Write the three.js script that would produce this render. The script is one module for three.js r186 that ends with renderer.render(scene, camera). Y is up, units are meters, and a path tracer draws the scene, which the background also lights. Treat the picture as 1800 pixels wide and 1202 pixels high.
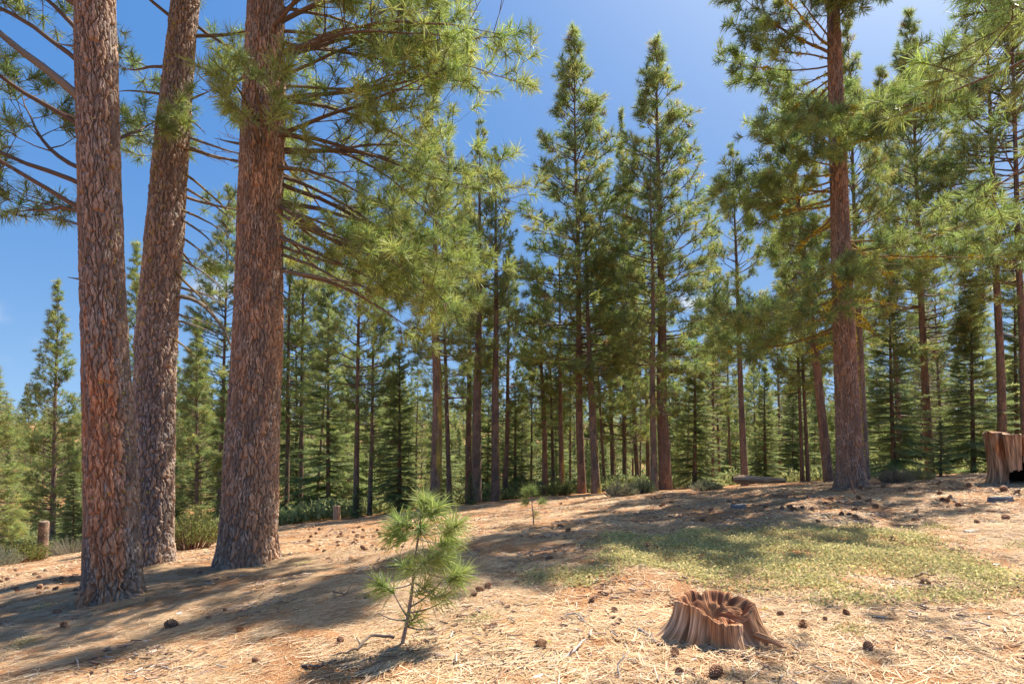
import * as THREE from 'three';
import { mergeVertices } from 'three/addons/utils/BufferGeometryUtils.js';

// ---------------------------------------------------------------- camera, sky, sun, exposure
const scene = new THREE.Scene();
const EYE = 1.55, F = 1100, HOR = 740;               // eye height, focal length and horizon row for an 1800 x 1202 picture
const camera = new THREE.PerspectiveCamera(2 * Math.atan(601 / F) * 180 / Math.PI, 1800 / 1202, 0.05, 4000);
camera.position.set(0, EYE, 0);
camera.lookAt(0, EYE, -1);
camera.setViewOffset(1800, 1202, 0, 601 - HOR, 1800, 1202);   // a shifted lens: the trunks stay upright
const renderer = new THREE.WebGLRenderer({ antialias: true });
renderer.toneMapping = THREE.LinearToneMapping;
renderer.toneMappingExposure = 2.05;
renderer.shadowMap.enabled = true;
const SUN = new THREE.Vector3(0.436, 0.819, -0.373).normalize();
const sun = new THREE.DirectionalLight(new THREE.Color().setRGB(1, 0.93, 0.82), 4.9);
sun.position.copy(SUN).multiplyScalar(80);
sun.castShadow = true;
sun.shadow.mapSize.set(4096, 4096);
Object.assign(sun.shadow.camera, { left: -40, right: 40, top: 40, bottom: -40, near: 1, far: 220 });
scene.add(sun, sun.target);

function mulberry(a) { return () => { a |= 0; a = a + 0x6D2B79F5 | 0; let t = Math.imul(a ^ a >>> 15, 1 | a); t = t + Math.imul(t ^ t >>> 7, 61 | t) ^ t; return ((t ^ t >>> 14) >>> 0) / 4294967296; }; }
const hash2 = (x, y, s = 0) => { let h = Math.imul(x | 0, 374761393) + Math.imul(y | 0, 668265263) + Math.imul(s | 0, 974634353) | 0; h = Math.imul(h ^ h >>> 13, 1274126177); return ((h ^ h >>> 16) >>> 0) / 4294967296; };
const mod = (a, n) => ((a % n) + n) % n;
const sstep = (a, b, x) => { const t = Math.min(1, Math.max(0, (x - a) / (b - a))); return t * t * (3 - 2 * t); };
const lerp = (a, b, t) => a + (b - a) * t;
function vnoise(x, y, s = 0, px = 0, py = 0) {   // value noise, periodic when px, py are given
  const xi = Math.floor(x), yi = Math.floor(y), fx = x - xi, fy = y - yi, u = fx * fx * (3 - 2 * fx), v = fy * fy * (3 - 2 * fy);
  const w = (a, p) => p ? mod(a, p) : a;
  const a = hash2(w(xi, px), w(yi, py), s), b = hash2(w(xi + 1, px), w(yi, py), s), c = hash2(w(xi, px), w(yi + 1, py), s), d = hash2(w(xi + 1, px), w(yi + 1, py), s);
  return lerp(lerp(a, b, u), lerp(c, d, u), v);
}
const fbm = (x, y, s, o = 4) => { let a = 0.5, t = 0, n = 0; for (let i = 0; i < o; i++) { t += a * vnoise(x, y, s + i * 17); n += a; a *= 0.5; x *= 2.03; y *= 2.03; } return t / n; };

{ // the sky: clear air, pale towards the horizon and round the sun, a few small clouds low down
  const W = 1024, H = 512, data = new Float32Array(W * H * 4), K = 1 / 1.9;
  for (let j = 0; j < H; j++) for (let i = 0; i < W; i++) {
    const el = ((j + 0.5) / H - 0.5) * Math.PI, az = ((i + 0.5) / W - 0.5) * 2 * Math.PI;
    const x = Math.cos(el) * Math.cos(az), y = Math.sin(el), z = Math.cos(el) * Math.sin(az);
    const g = Math.acos(Math.min(1, Math.max(-1, x * SUN.x + y * SUN.y + z * SUN.z))) * 180 / Math.PI;
    const h = Math.exp(-Math.max(0, y) * 5.0);
    const c = [lerp(0.055, 0.36, h), lerp(0.235, 0.60, h), lerp(0.64, 0.90, h)];
    const a = Math.min(3, 0.40 * Math.exp(-(g - 28) / 10)) + 0.06 * Math.exp(-Math.pow(g / 50, 2));
    c[0] += a; c[1] += a * 0.93; c[2] += a * 0.72;
    if (y > 0.02 && y < 0.4) {
      const cl = sstep(0.7, 0.88, fbm(az * 7, el * 22, 5, 5)) * sstep(0.04, 0.14, y) * (1 - sstep(0.22, 0.34, y));
      for (let k = 0; k < 3; k++) c[k] = lerp(c[k], 1.0, cl * 0.85);
    }
    const o = (j * W + i) * 4;
    data[o] = c[0] * K; data[o + 1] = c[1] * K; data[o + 2] = c[2] * K; data[o + 3] = 1;
  }
  const t = new THREE.DataTexture(data, W, H, THREE.RGBAFormat, THREE.FloatType);
  t.mapping = THREE.EquirectangularReflectionMapping; t.magFilter = THREE.LinearFilter; t.needsUpdate = true;
  scene.background = t; scene.environment = t;
}

// ---------------------------------------------------------------- helpers
const V = (x, y, z) => new THREE.Vector3(x, y, z);
const taken = {};
const numbered = (n) => { const k = taken[n] = (taken[n] ?? -1) + 1; return k ? n + '_' + String(k).padStart(3, '0') : n; };
class GB {                                             // collects triangles with linear vertex colours and uv
  constructor() { this.p = []; this.c = []; this.u = []; this.i = []; }
  v(x, y, z, c, u = 0, w = 0) { this.p.push(x, y, z); this.c.push(c[0], c[1], c[2]); this.u.push(u, w); return this.p.length / 3 - 1; }
  tri(a, b, c) { this.i.push(a, b, c); }
  quad(a, b, c, d) { this.i.push(a, b, c, a, c, d); }
  tube(pts, rad, sides, col, us = 1) {
    const n = pts.length, rows = [], up = V(0, 1, 0), t = V(), s = V(), b = V(); let len = 0;
    for (let k = 0; k < n; k++) {
      t.subVectors(pts[Math.min(n - 1, k + 1)], pts[Math.max(0, k - 1)]).normalize();
      s.crossVectors(t, Math.abs(t.y) > 0.93 ? V(1, 0, 0) : up).normalize(); b.crossVectors(s, t);
      if (k) len += pts[k].distanceTo(pts[k - 1]);
      const row = [];
      for (let q = 0; q <= sides; q++) { const a = q / sides * Math.PI * 2, cx = Math.cos(a) * rad[k], cy = Math.sin(a) * rad[k]; row.push(this.v(pts[k].x + s.x * cx + b.x * cy, pts[k].y + s.y * cx + b.y * cy, pts[k].z + s.z * cx + b.z * cy, col, q / sides * us, len)); }
      rows.push(row);
    }
    for (let k = 0; k < n - 1; k++) for (let q = 0; q < sides; q++) this.quad(rows[k][q], rows[k][q + 1], rows[k + 1][q + 1], rows[k + 1][q]);
  }
  build() {
    const g = new THREE.BufferGeometry();
    g.setAttribute('position', new THREE.BufferAttribute(new Float32Array(this.p), 3));
    g.setAttribute('color', new THREE.BufferAttribute(new Float32Array(this.c), 3));
    g.setAttribute('uv', new THREE.BufferAttribute(new Float32Array(this.u), 2));
    g.setIndex(new THREE.BufferAttribute(new Uint32Array(this.i), 1));
    g.computeVertexNormals();
    return g;
  }
}
function mesh(name, g, m, parent, extra) {
  const o = new THREE.Mesh(g, m); o.name = parent === scene ? numbered(name) : name; o.castShadow = o.receiveShadow = true;
  if (extra) o.userData = extra;
  parent.add(o); return o;
}
function thing(name, label, category, x, y, z, group) {
  const o = new THREE.Group(); o.name = numbered(name); o.position.set(x, y, z); o.userData = { label, category };
  if (group) o.userData.group = group;
  scene.add(o); return o;
}
const jit = (r, c, a) => { const k = 1 + (r() - 0.5) * a; return [c[0] * k * (1 + (r() - 0.5) * a * 0.4), c[1] * k, c[2] * k * (1 + (r() - 0.5) * a * 0.4)]; };
const mixc = (a, b, t) => [lerp(a[0], b[0], t), lerp(a[1], b[1], t), lerp(a[2], b[2], t)];
function rdir(r) { const z = r() * 2 - 1, a = r() * 6.2832, q = Math.sqrt(1 - z * z); return V(q * Math.cos(a), z, q * Math.sin(a)); }
function tilt(dir, ang, az) {                          // a direction at an angle from dir
  const s = V().crossVectors(dir, Math.abs(dir.y) > 0.9 ? V(1, 0, 0) : V(0, 1, 0)).normalize(), b = V().crossVectors(s, dir);
  return dir.clone().multiplyScalar(Math.cos(ang)).addScaledVector(s, Math.sin(ang) * Math.cos(az)).addScaledVector(b, Math.sin(ang) * Math.sin(az));
}

// ---------------------------------------------------------------- the lie of the land, from where trunks and stumps meet it
const at = (px, py, d) => V((px - 900) / F * d, EYE - (py - HOR) / F * d, -d);
const CP = [[0, 0, 0], [900, 1202, 3.69], [1260, 1138, 4.3], [710, 1134, 4.3], [433, 988, 9.5], [197, 1060, 7.5], [268, 985, 11], [1497, 857, 13], [1775, 848, 12], [1100, 872, 15.5], [1160, 864, 22],
  [1040, 866, 24], [90, 978, 25], [500, 920, 26], [640, 908, 24], [840, 887, 20], [1310, 858, 19], [1620, 838, 19], [0, 1120, 6], [0, 1202, 4.5], [0, 1032, 9], [0, 995, 15], [1800, 1202, 3.6], [1800, 1000, 6.6], [1450, 1000, 6.5], [1000, 1000, 6.3],
  [700, 985, 7.8], [600, 945, 12.5], [950, 893, 14]].map((c, i) => i ? (p => [p.x, p.z, p.y])(at(...c)) : [0, 0, 0]);
CP.push([-40, -50, -6], [0, -55, -5], [35, -55, -2.6], [-30, -20, -5], [30, -15, 0.6], [12, 3, 0.3], [-12, 3, -0.8], [0, 8, 0.3], [-14, -40, -4.8], [14, -40, -2.6], [22, -30, -1]);
const solveRBF = (() => {                              // thin plate spline
  const n = CP.length, N = n + 3, A = [], phi = (r2) => r2 < 1e-9 ? 0 : r2 * Math.log(r2) * 0.5;
  for (let i = 0; i < N; i++) A.push(new Float64Array(N + 1));
  for (let i = 0; i < n; i++) {
    for (let j = 0; j < n; j++) A[i][j] = phi((CP[i][0] - CP[j][0]) ** 2 + (CP[i][1] - CP[j][1]) ** 2) + (i === j ? 2 : 0);
    A[i][n] = A[n][i] = 1; A[i][n + 1] = A[n + 1][i] = CP[i][0]; A[i][n + 2] = A[n + 2][i] = CP[i][1]; A[i][N] = CP[i][2];
  }
  for (let k = 0; k < N; k++) {
    let m = k; for (let i = k + 1; i < N; i++) if (Math.abs(A[i][k]) > Math.abs(A[m][k])) m = i;
    [A[k], A[m]] = [A[m], A[k]];
    for (let i = 0; i < N; i++) if (i !== k) { const f = A[i][k] / A[k][k]; if (f) for (let j = k; j <= N; j++) A[i][j] -= f * A[k][j]; }
  }
  const w = A.map((r, i) => r[N] / r[i]);
  return (x, z) => { let s = w[n] + w[n + 1] * x + w[n + 2] * z; for (let i = 0; i < n; i++) s += w[i] * phi((x - CP[i][0]) ** 2 + (z - CP[i][1]) ** 2); return s; };
})();
const base = (x, z) => { const r = Math.hypot(x, z), k = sstep(45, 75, r); return k >= 1 ? -5 : lerp(solveRBF(x, z), -5, k); };
function ground(x, z, fine = true) {
  let y = base(x, z);
  const r = Math.hypot(x, z), near = 1 - sstep(18, 40, r);
  y += (fbm(x * 0.9 + 7, z * 0.9, 3, 3) - 0.5) * 0.16;
  if (fine && near > 0) y += near * ((fbm(x * 4, z * 4, 9, 3) - 0.5) * 0.05 + (vnoise(x * 19, z * 19, 4) - 0.5) * 0.014);
  return y;
}
function onGround(px, py) {                            // where the line of sight through a pixel meets the land
  let d = 2.5; for (; d < 60; d += 0.02) { const p = at(px, py, d); if (p.y <= ground(p.x, p.z)) return p; }
  return at(px, py, 60);
}
const greenness = (x, z) => {                          // where the low mat of green leaves grows
  const e = 1 - Math.hypot((x - 3.3 - (z + 7.2) * -0.2) / 2.5, (z + 7.2) / 1.9);
  const f = 1 - Math.hypot((x - 0.75) / 0.8, (z + 6.1) / 0.35);
  return sstep(0.05, 0.4, Math.max(e, f * 0.5) + (fbm(x * 1.5, z * 1.5, 31, 4) - 0.5) * 1.3);
};

// ---------------------------------------------------------------- textures
function litterTextures() {
  const S = 1024, mk = () => { const c = document.createElement('canvas'); c.width = c.height = S; return c; };
  const a = mk(), b = mk(), ca = a.getContext('2d'), cb = b.getContext('2d'), r = mulberry(77);
  ca.fillStyle = 'rgb(132,94,62)'; ca.fillRect(0, 0, S, S); cb.fillStyle = 'rgb(60,60,60)'; cb.fillRect(0, 0, S, S);
  const cols = [[206, 164, 112], [186, 138, 88], [222, 188, 142], [160, 104, 60], [128, 84, 54], [196, 150, 108], [172, 140, 112]];
  for (let k = 0; k < 15000; k++) {
    const x = r() * S, y = r() * S, t = r() * Math.PI * 2, L = 18 + r() * 75, c = cols[Math.floor(r() * r() * 1.2 * cols.length) % cols.length], cur = (r() - 0.5) * 16, j = (r() - 0.5) * 30;
    const h = Math.floor(60 + k / 15000 * 120 + r() * 70);
    ca.strokeStyle = `rgba(${c[0] + j | 0},${c[1] + j | 0},${c[2] + j | 0},0.9)`; cb.strokeStyle = `rgb(${h},${h},${h})`;
    ca.lineWidth = cb.lineWidth = 1 + r() * 2;
    for (const ox of [-S, 0, S]) for (const oy of [-S, 0, S]) {
      const x0 = x + ox, y0 = y + oy; if (x0 < -110 || y0 < -110 || x0 > S + 110 || y0 > S + 110) continue;
      for (const q of [ca, cb]) { q.beginPath(); q.moveTo(x0, y0); q.quadraticCurveTo(x0 + Math.cos(t) * L / 2 - Math.sin(t) * cur, y0 + Math.sin(t) * L / 2 + Math.cos(t) * cur, x0 + Math.cos(t) * L, y0 + Math.sin(t) * L); q.stroke(); }
    }
  }
  return [a, b].map((c, i) => { const t = new THREE.CanvasTexture(c); t.wrapS = t.wrapT = THREE.RepeatWrapping; if (!i) t.colorSpace = THREE.SRGBColorSpace; return t; });
}
const BW = 512, BH = 1024, barkH = new Float32Array(BW * BH), barkCell = new Float32Array(BW * BH);   // one metre round, two metres up
{
  const nx = 15, ny = 9;
  for (let j = 0; j < BH; j++) for (let i = 0; i < BW; i++) {
    const u0 = i / BW, v0 = j / BH;
    const wx = (vnoise(u0 * 16, v0 * 20, 1, 16, 20) - 0.5) * 0.9 + (vnoise(u0 * 50, v0 * 60, 2, 50, 60) - 0.5) * 0.35, wy = (vnoise(u0 * 14, v0 * 14, 3, 14, 14) - 0.5) * 0.8;
    const x = u0 * nx + wx, y = v0 * ny + wy, xi = Math.floor(x), yi = Math.floor(y);
    let f1 = 9, f2 = 9, id = 0;
    for (let b = -1; b <= 1; b++) for (let a = -1; a <= 1; a++) {
      const cx = mod(xi + a, nx), cy = mod(yi + b, ny), qx = xi + a + hash2(cx, cy, 11) - x, qy = yi + b + hash2(cx, cy, 12) - y, d = Math.sqrt(qx * qx * 1.3 + qy * qy * 0.6);
      if (d < f1) { f2 = f1; f1 = d; id = hash2(cx, cy, 13); } else if (d < f2) f2 = d;
    }
    const flake = vnoise(u0 * 40, v0 * 44, 21, 40, 44) * 0.5 + vnoise(u0 * 90, v0 * 70, 22, 90, 70) * 0.3 + vnoise(u0 * 200, v0 * 130, 23, 200, 130) * 0.2;
    const plate = sstep(0.01, 0.2, f2 - f1);
    barkH[j * BW + i] = plate * (0.6 + 0.22 * id) + (flake - 0.5) * 0.3 * (0.3 + plate * 0.7) + 0.12;
    barkCell[j * BW + i] = id * 0.55 + flake * 0.45;
  }
}
const barkAt = (u, v) => { const x = mod(u, 1) * BW, y = mod(v, 1) * BH, xi = Math.floor(x), yi = Math.floor(y), fx = x - xi, fy = y - yi, g = (a, b) => barkH[(b % BH) * BW + a % BW]; return lerp(lerp(g(xi, yi), g(xi + 1, yi), fx), lerp(g(xi, yi + 1), g(xi + 1, yi + 1), fx), fy); };
function byteTexture(w, h, fn, srgb) {
  const d = new Uint8Array(w * h * 4);
  for (let j = 0; j < h; j++) for (let i = 0; i < w; i++) { const c = fn(i, j), o = (j * w + i) * 4; d[o] = Math.max(0, Math.min(255, c[0])); d[o + 1] = Math.max(0, Math.min(255, c[1])); d[o + 2] = Math.max(0, Math.min(255, c[2])); d[o + 3] = 255; }
  const t = new THREE.DataTexture(d, w, h); t.wrapS = t.wrapT = THREE.RepeatWrapping; t.magFilter = THREE.LinearFilter; t.minFilter = THREE.LinearMipmapLinearFilter; t.generateMipmaps = true;
  if (srgb) t.colorSpace = THREE.SRGBColorSpace; t.needsUpdate = true; return t;
}
const barkColor = byteTexture(BW, BH, (i, j) => {
  const k = barkCell[j * BW + i], n = vnoise(i / BW * 120, j / BH * 60, 41, 120, 60), m = vnoise(i / BW * 9, j / BH * 9, 42, 9, 9);
  const c = mixc(mixc([128, 113, 102], [164, 137, 116], sstep(0.25, 0.75, k)), [190, 179, 170], sstep(0.55, 0.85, n * 0.6 + m * 0.4) * 0.7);
  return c.map((x) => x * (0.9 + 0.2 * n));
}, true);
const barkBump = byteTexture(BW, BH, (i, j) => { const h = Math.max(0, Math.min(1, barkH[j * BW + i])) * 255; return [h, h, h]; });
const woodColor = byteTexture(256, 512, (i, j) => { const g = vnoise(i / 256 * 48, j / 512 * 5, 51, 48, 5) * 0.6 + vnoise(i / 256 * 110, j / 512 * 9, 52, 110, 9) * 0.4, m = vnoise(i / 256 * 6, j / 512 * 6, 53, 6, 6); return mixc(mixc([128, 88, 58], [208, 174, 136], g), [178, 166, 152], m * 0.4).map((x) => x * (0.75 + 0.5 * g)); }, true);
const woodBump = byteTexture(256, 512, (i, j) => { const h = (vnoise(i / 256 * 48, j / 512 * 5, 51, 48, 5) * 0.6 + vnoise(i / 256 * 110, j / 512 * 9, 52, 110, 9) * 0.4) * 255; return [h, h, h]; });
const [litterColor, litterBump] = litterTextures();

// ---------------------------------------------------------------- materials
const std = (o) => new THREE.MeshStandardMaterial({ roughness: 0.92, metalness: 0, ...o });
const M = {
  litter: std({ map: litterColor, bumpMap: litterBump, bumpScale: 0.012, vertexColors: true, roughness: 0.95 }),
  bark: std({ map: barkColor, bumpMap: barkBump, bumpScale: 0.02, vertexColors: true }),
  barkFine: std({ map: barkColor, bumpMap: barkBump, bumpScale: 0.008, vertexColors: true }),
  branch: std({ vertexColors: true, roughness: 0.9 }),
  wood: std({ map: woodColor, bumpMap: woodBump, bumpScale: 0.012, vertexColors: true }),
  char: std({ color: new THREE.Color().setRGB(0.012, 0.011, 0.01), roughness: 0.85 }),
  needle: new THREE.MeshPhysicalMaterial({ vertexColors: true, roughness: 0.95, metalness: 0, transmission: 0.55, thickness: 0, specularIntensity: 0.5, clearcoat: 0.5, clearcoatRoughness: 0.4, side: THREE.DoubleSide }),
  leaf: new THREE.MeshPhysicalMaterial({ vertexColors: true, roughness: 0.95, metalness: 0, transmission: 0.5, thickness: 0, specularIntensity: 0.3, side: THREE.DoubleSide }),
  dry: std({ vertexColors: true, roughness: 0.8, side: THREE.DoubleSide }),
  lichen: std({ vertexColors: true, roughness: 1, side: THREE.DoubleSide }),
};

// ---------------------------------------------------------------- the ground
{
  const axis = (lo, hi, step, ends) => { const a = []; for (let v = lo; v <= hi + 1e-6; v += step) a.push(v); let s = step, v = lo; const b = []; while (v > -ends) { s *= 1.16; v -= s; b.unshift(v); } s = step; v = a[a.length - 1]; const c = []; while (v < ends) { s *= 1.16; v += s; c.push(v); } return [...b, ...a, ...c]; };
  const xs = axis(-9, 11, 0.055, 1800), zs = axis(-15.5, -2.2, 0.055, 1800), gb = new GB(), nx = xs.length;
  for (const z of zs) for (const x of xs) {
    const y = ground(x, z), r = Math.hypot(x, z);
    let k = 0.8 + 0.4 * fbm(x * 0.6, z * 0.6, 61, 4), warm = fbm(x * 0.35 + 9, z * 0.35, 62, 3);
    let c = mixc([0.98 * k, 0.9 * k, 0.85 * k], [1.05 * k, 0.86 * k, 0.74 * k], warm);
    c = mixc(c, [0.85 * k, 0.85 * k, 0.62 * k], 0.5 * greenness(x, z));
    c = mixc(c, [0.74 * k, 0.6 * k, 0.52 * k], sstep(0.48, 0.62, fbm(x * 1.3 + 40, z * 1.3, 63, 5)) * 0.75);
    gb.v(x, y, z, c, x / 1.1, z / 1.1);
  }
  for (let j = 0; j < zs.length - 1; j++) for (let i = 0; i < nx - 1; i++) { const a = j * nx + i; gb.quad(a, a + nx, a + nx + 1, a + 1); }
  mesh('ground', gb.build(), M.litter, scene, { kind: 'structure', label: 'sloping forest floor covered in tan pine needle litter', category: 'ground' });
}

// ---------------------------------------------------------------- foliage and limbs
const NEEDLE = { sun: [0.34, 0.4, 0.1], deep: [0.21, 0.29, 0.085], yellow: [0.44, 0.44, 0.13], dead: [0.34, 0.2, 0.09] };
function tuft(gb, r, p, dir, len, n, w, col, segs = 1, spread = 1.35) {
  for (let k = 0; k < n; k++) {
    const a = 0.15 + spread * Math.pow(r(), 0.8), d = tilt(dir, a, r() * 6.2832), s = V().crossVectors(d, rdir(r)).normalize(), L = len * (0.75 + 0.4 * r()), c = jit(r, col, 0.5);
    const o = p.clone().addScaledVector(dir, (r() - 0.65) * len * 0.75), ww = w * (0.8 + 0.4 * r()) / 2;
    if (segs === 1) { const e = o.clone().addScaledVector(d, L); gb.tri(gb.v(o.x + s.x * ww, o.y + s.y * ww, o.z + s.z * ww, c), gb.v(o.x - s.x * ww, o.y - s.y * ww, o.z - s.z * ww, c), gb.v(e.x, e.y, e.z, c)); continue; }
    const m = o.clone().addScaledVector(d, L * 0.55), e = m.clone().addScaledVector(d, L * 0.45).addScaledVector(V(0, -1, 0), L * 0.1 * (r() + 0.3));
    const a0 = gb.v(o.x + s.x * ww, o.y + s.y * ww, o.z + s.z * ww, c), a1 = gb.v(o.x - s.x * ww, o.y - s.y * ww, o.z - s.z * ww, c), b0 = gb.v(m.x + s.x * ww, m.y + s.y * ww, m.z + s.z * ww, c), b1 = gb.v(m.x - s.x * ww, m.y - s.y * ww, m.z - s.z * ww, c), t = gb.v(e.x, e.y, e.z, c);
    gb.quad(a0, a1, b1, b0); gb.tri(b0, b1, t);
  }
}
function walk(r, p0, dir, L, n, bend, wob) {            // points of a limb that bends up or down as it goes
  const pts = [p0.clone()], d = dir.clone().normalize(), p = p0.clone();
  for (let k = 0; k < n; k++) { d.y += bend / n; d.addScaledVector(rdir(r), wob).normalize(); p.addScaledVector(d, L / n); pts.push(p.clone()); }
  return pts;
}
const along = (pts, t) => { const f = Math.min(pts.length - 1.001, Math.max(0, t * (pts.length - 1))), k = Math.floor(f); return [pts[k].clone().lerp(pts[k + 1], f - k), pts[k + 1].clone().sub(pts[k]).normalize()]; };
const BARK = { twig: [0.13, 0.085, 0.05], grey: [0.2, 0.165, 0.14], limb: [0.15, 0.1, 0.07], ochre: [0.2, 0.13, 0.05] };

function limb(root, T, r, p0, dir, L, r0, o) {
  const W = new GB();             // one branch with side shoots; T collects where tufts of needles sit
  const pts = walk(r, p0, dir, L, o.seg ?? 10, o.bend ?? 0.2, o.wob ?? 0.12), n = pts.length - 1;
  W.tube(pts, pts.map((_, k) => Math.max(0.004, r0 * Math.pow(1 - k / n, 0.8))), o.sides ?? 6, jit(r, o.col ?? BARK.limb, 0.3));
  o.track?.push(pts);
  const subs = Math.round((o.subs ?? 5) * L);
  for (let q = 0; q < subs; q++) {
    const t = lerp(o.from ?? 0.35, 1, (q + r()) / subs), [p, d] = along(pts, t), sl = (o.sub ?? 0.34) * L * (1.15 - t * 0.75) * (0.6 + 0.7 * r());
    const side = (q % 2 ? 1 : -1), sd = V(-d.z, 0, d.x).normalize().multiplyScalar(side * (0.7 + 0.4 * r())).addScaledVector(d, 0.75).addScaledVector(V(0, 1, 0), (r() - 0.45) * 0.75).normalize();
    const sp = walk(r, p, sd, sl, 4, o.dead ? (r() - 0.6) * 0.8 : 0.35, 0.14);
    W.tube(sp, sp.map((_, k) => Math.max(0.0025, r0 * 0.32 * (1 - k / 4.4) * (1.1 - t * 0.6))), o.dead ? 4 : 4, jit(r, o.col ?? BARK.limb, 0.3));
    if (o.dead) continue;
    T.push([sp[4], along(sp, 1)[1]]);
    const tw = Math.round((o.tw ?? 3) * (0.6 + 0.8 * r()));
    for (let e = 0; e < tw; e++) {
      const [tp, td] = along(sp, 0.3 + 0.65 * (e + r()) / tw), tdir = tilt(td, 0.5 + 0.5 * r(), r() * 6.28); tdir.y += 0.25; tdir.normalize();
      const tl = 0.1 + 0.22 * r(), te = tp.clone().addScaledVector(tdir, tl);
      W.tube([tp, te], [0.006, 0.004], 3, BARK.twig); T.push([te, tdir]);
    }
  }
  if (!o.dead) T.push([pts[n], along(pts, 1)[1]]);
  mesh(o.dead ? 'dead_branch' : 'branch', W.build(), M.branch, root);
}
const heroTuft = (seed, n, w, len) => { const gb = new GB(); tuft(gb, mulberry(seed), V(0, 0, 0), V(0, 1, 0), len, n, w, [1, 1, 1], 2); return gb.build(); };
const HERO = heroTuft(5, 62, 0.0068, 0.2), HERO_FAR = heroTuft(6, 56, 0.0085, 0.2);
function crown(parent, T, r, geo, scale, cols, name = 'needle_crown') {
  const o = new THREE.InstancedMesh(geo, M.needle, T.length), m = new THREE.Matrix4(), q = new THREE.Quaternion(), q2 = new THREE.Quaternion(), up = V(0, 1, 0), c = new THREE.Color();
  T.forEach(([p, d], i) => { q.setFromUnitVectors(up, d.clone().normalize()); q2.setFromAxisAngle(up, r() * 6.28); q.multiply(q2); const s = scale * (0.8 + 0.45 * r()); m.compose(p, q, V(s, s, s)); o.setMatrixAt(i, m); const k = jit(r, mixc(cols[0], cols[1], r()), 0.6); o.setColorAt(i, c.setRGB(...k)); });
  o.name = name; o.castShadow = o.receiveShadow = true; o.userData = { kind: 'stuff' }; parent.add(o); return o;
}
function lichenBits(gb, r, p, n, size, spreadR) {
  for (let k = 0; k < n; k++) {
    const o = p.clone().addScaledVector(rdir(r), spreadR * Math.sqrt(r())), c = jit(r, [0.58, 0.5, 0.045], 0.5), a = rdir(r).multiplyScalar(size * (0.5 + r())), b = rdir(r).multiplyScalar(size * (0.5 + r()));
    gb.tri(gb.v(o.x, o.y, o.z, c), gb.v(o.x + a.x, o.y + a.y, o.z + a.z, c), gb.v(o.x + b.x, o.y + b.y, o.z + b.z, c));
  }
}

// ---------------------------------------------------------------- large trunks with plated bark
function heroTrunk(parent, line, width, d, top, o) {   // line: [px x, px y] up the trunk; width: [px y, px w]
  const pick = (a, y) => { if (y >= a[0][0]) return a[0][1]; for (let k = 0; k < a.length - 1; k++) if (y <= a[k][0] && y >= a[k + 1][0]) return lerp(a[k][1], a[k + 1][1], (a[k][0] - y) / (a[k][0] - a[k + 1][0])); const n = a.length, m = (a[n - 1][1] - a[n - 2][1]) / (a[n - 1][0] - a[n - 2][0]); return a[n - 1][1] + m * (y - a[n - 1][0]); };
  const xs = line.map(([x, y]) => [y, x]), yb = line[0][1], b = at(line[0][0], yb, d), gy = ground(b.x, b.z), O = parent.position;
  const step = o.dv, ax = Math.cos(Math.atan((line[0][0] - 900) / F)), R0 = pick(width, yb) / F * d / 2 * ax, rep = Math.max(1, Math.round(2 * Math.PI * R0 / 1.05)), nu = Math.round(2 * Math.PI * R0 / o.du), gb = new GB(), levels = [];
  for (let y = -0.25; y < top; y += y > o.fineTo ? 0.3 : step) levels.push(y);
  const mid = (y) => { const py = HOR - (gy + y - EYE) / d * F; return [(pick(xs, Math.min(py, yb)) - 900) / F * d, Math.max(0.03, pick(width, Math.min(py, yb)) / F * d / 2 * ax) * (1 - sstep(9, top, y) * 0.85)]; };
  for (const y of levels) {
    const [cx, rr] = mid(y), fl = Math.exp(-Math.max(0, y + 0.05) * 4.6) * 0.24;
    for (let k = 0; k <= nu; k++) {
      const th = k / nu * 2 * Math.PI - 0.42 * Math.cos(k / nu * 2 * Math.PI) * -1, u = th / (2 * Math.PI) * rep, v = y / 2 + o.seed * 0.37, hgt = barkAt(u + o.seed * 0.21, v * o.vs);
      const root = fl * (0.8 + 0.9 * Math.sin(th * 5 + o.seed) * Math.sin(th * 2 + 1)), big = (vnoise(mod(k, nu) / nu * 8, y * 1.1, o.seed, 8) - 0.5) * 0.05;
      const ra = rr * (1 + root + big) + (hgt - 0.75) * o.amp;
      let c = [1, 1, 1]; const pt = o.paint?.(th, y, hgt); if (pt) c = pt;
      gb.v(cx + Math.cos(th) * ra - O.x, gy + y - O.y, b.z + Math.sin(th) * ra - O.z, c, u + o.seed * 0.21, v * o.vs);
    }
  }
  for (let j = 0; j < levels.length - 1; j++) for (let k = 0; k < nu; k++) { const a = j * (nu + 1) + k; gb.quad(a, a + nu + 1, a + nu + 2, a + 1); }
  mesh('trunk', gb.build(), M.barkFine, parent);
  return { mid: (y) => { const [cx, rr] = mid(y); return [V(cx - O.x, gy + y - O.y, b.z - O.z), rr]; }, gy };
}
const yOf = (py, d, gy) => EYE + (HOR - py) / F * d - gy;   // height over the tree's foot of a row of the picture
function heroTree(name, label, line, d) { const b = at(line[0][0], line[0][1], d); return thing(name, label, 'pine tree', b.x, ground(b.x, b.z), b.z); }
const dirOf = (azDeg, elDeg) => { const a = azDeg * Math.PI / 180, e = elDeg * Math.PI / 180; return V(Math.cos(e) * Math.cos(a), Math.sin(e), -Math.cos(e) * Math.sin(a)); };   // 0 right, 90 away, 180 left, 270 towards the viewer

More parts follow.
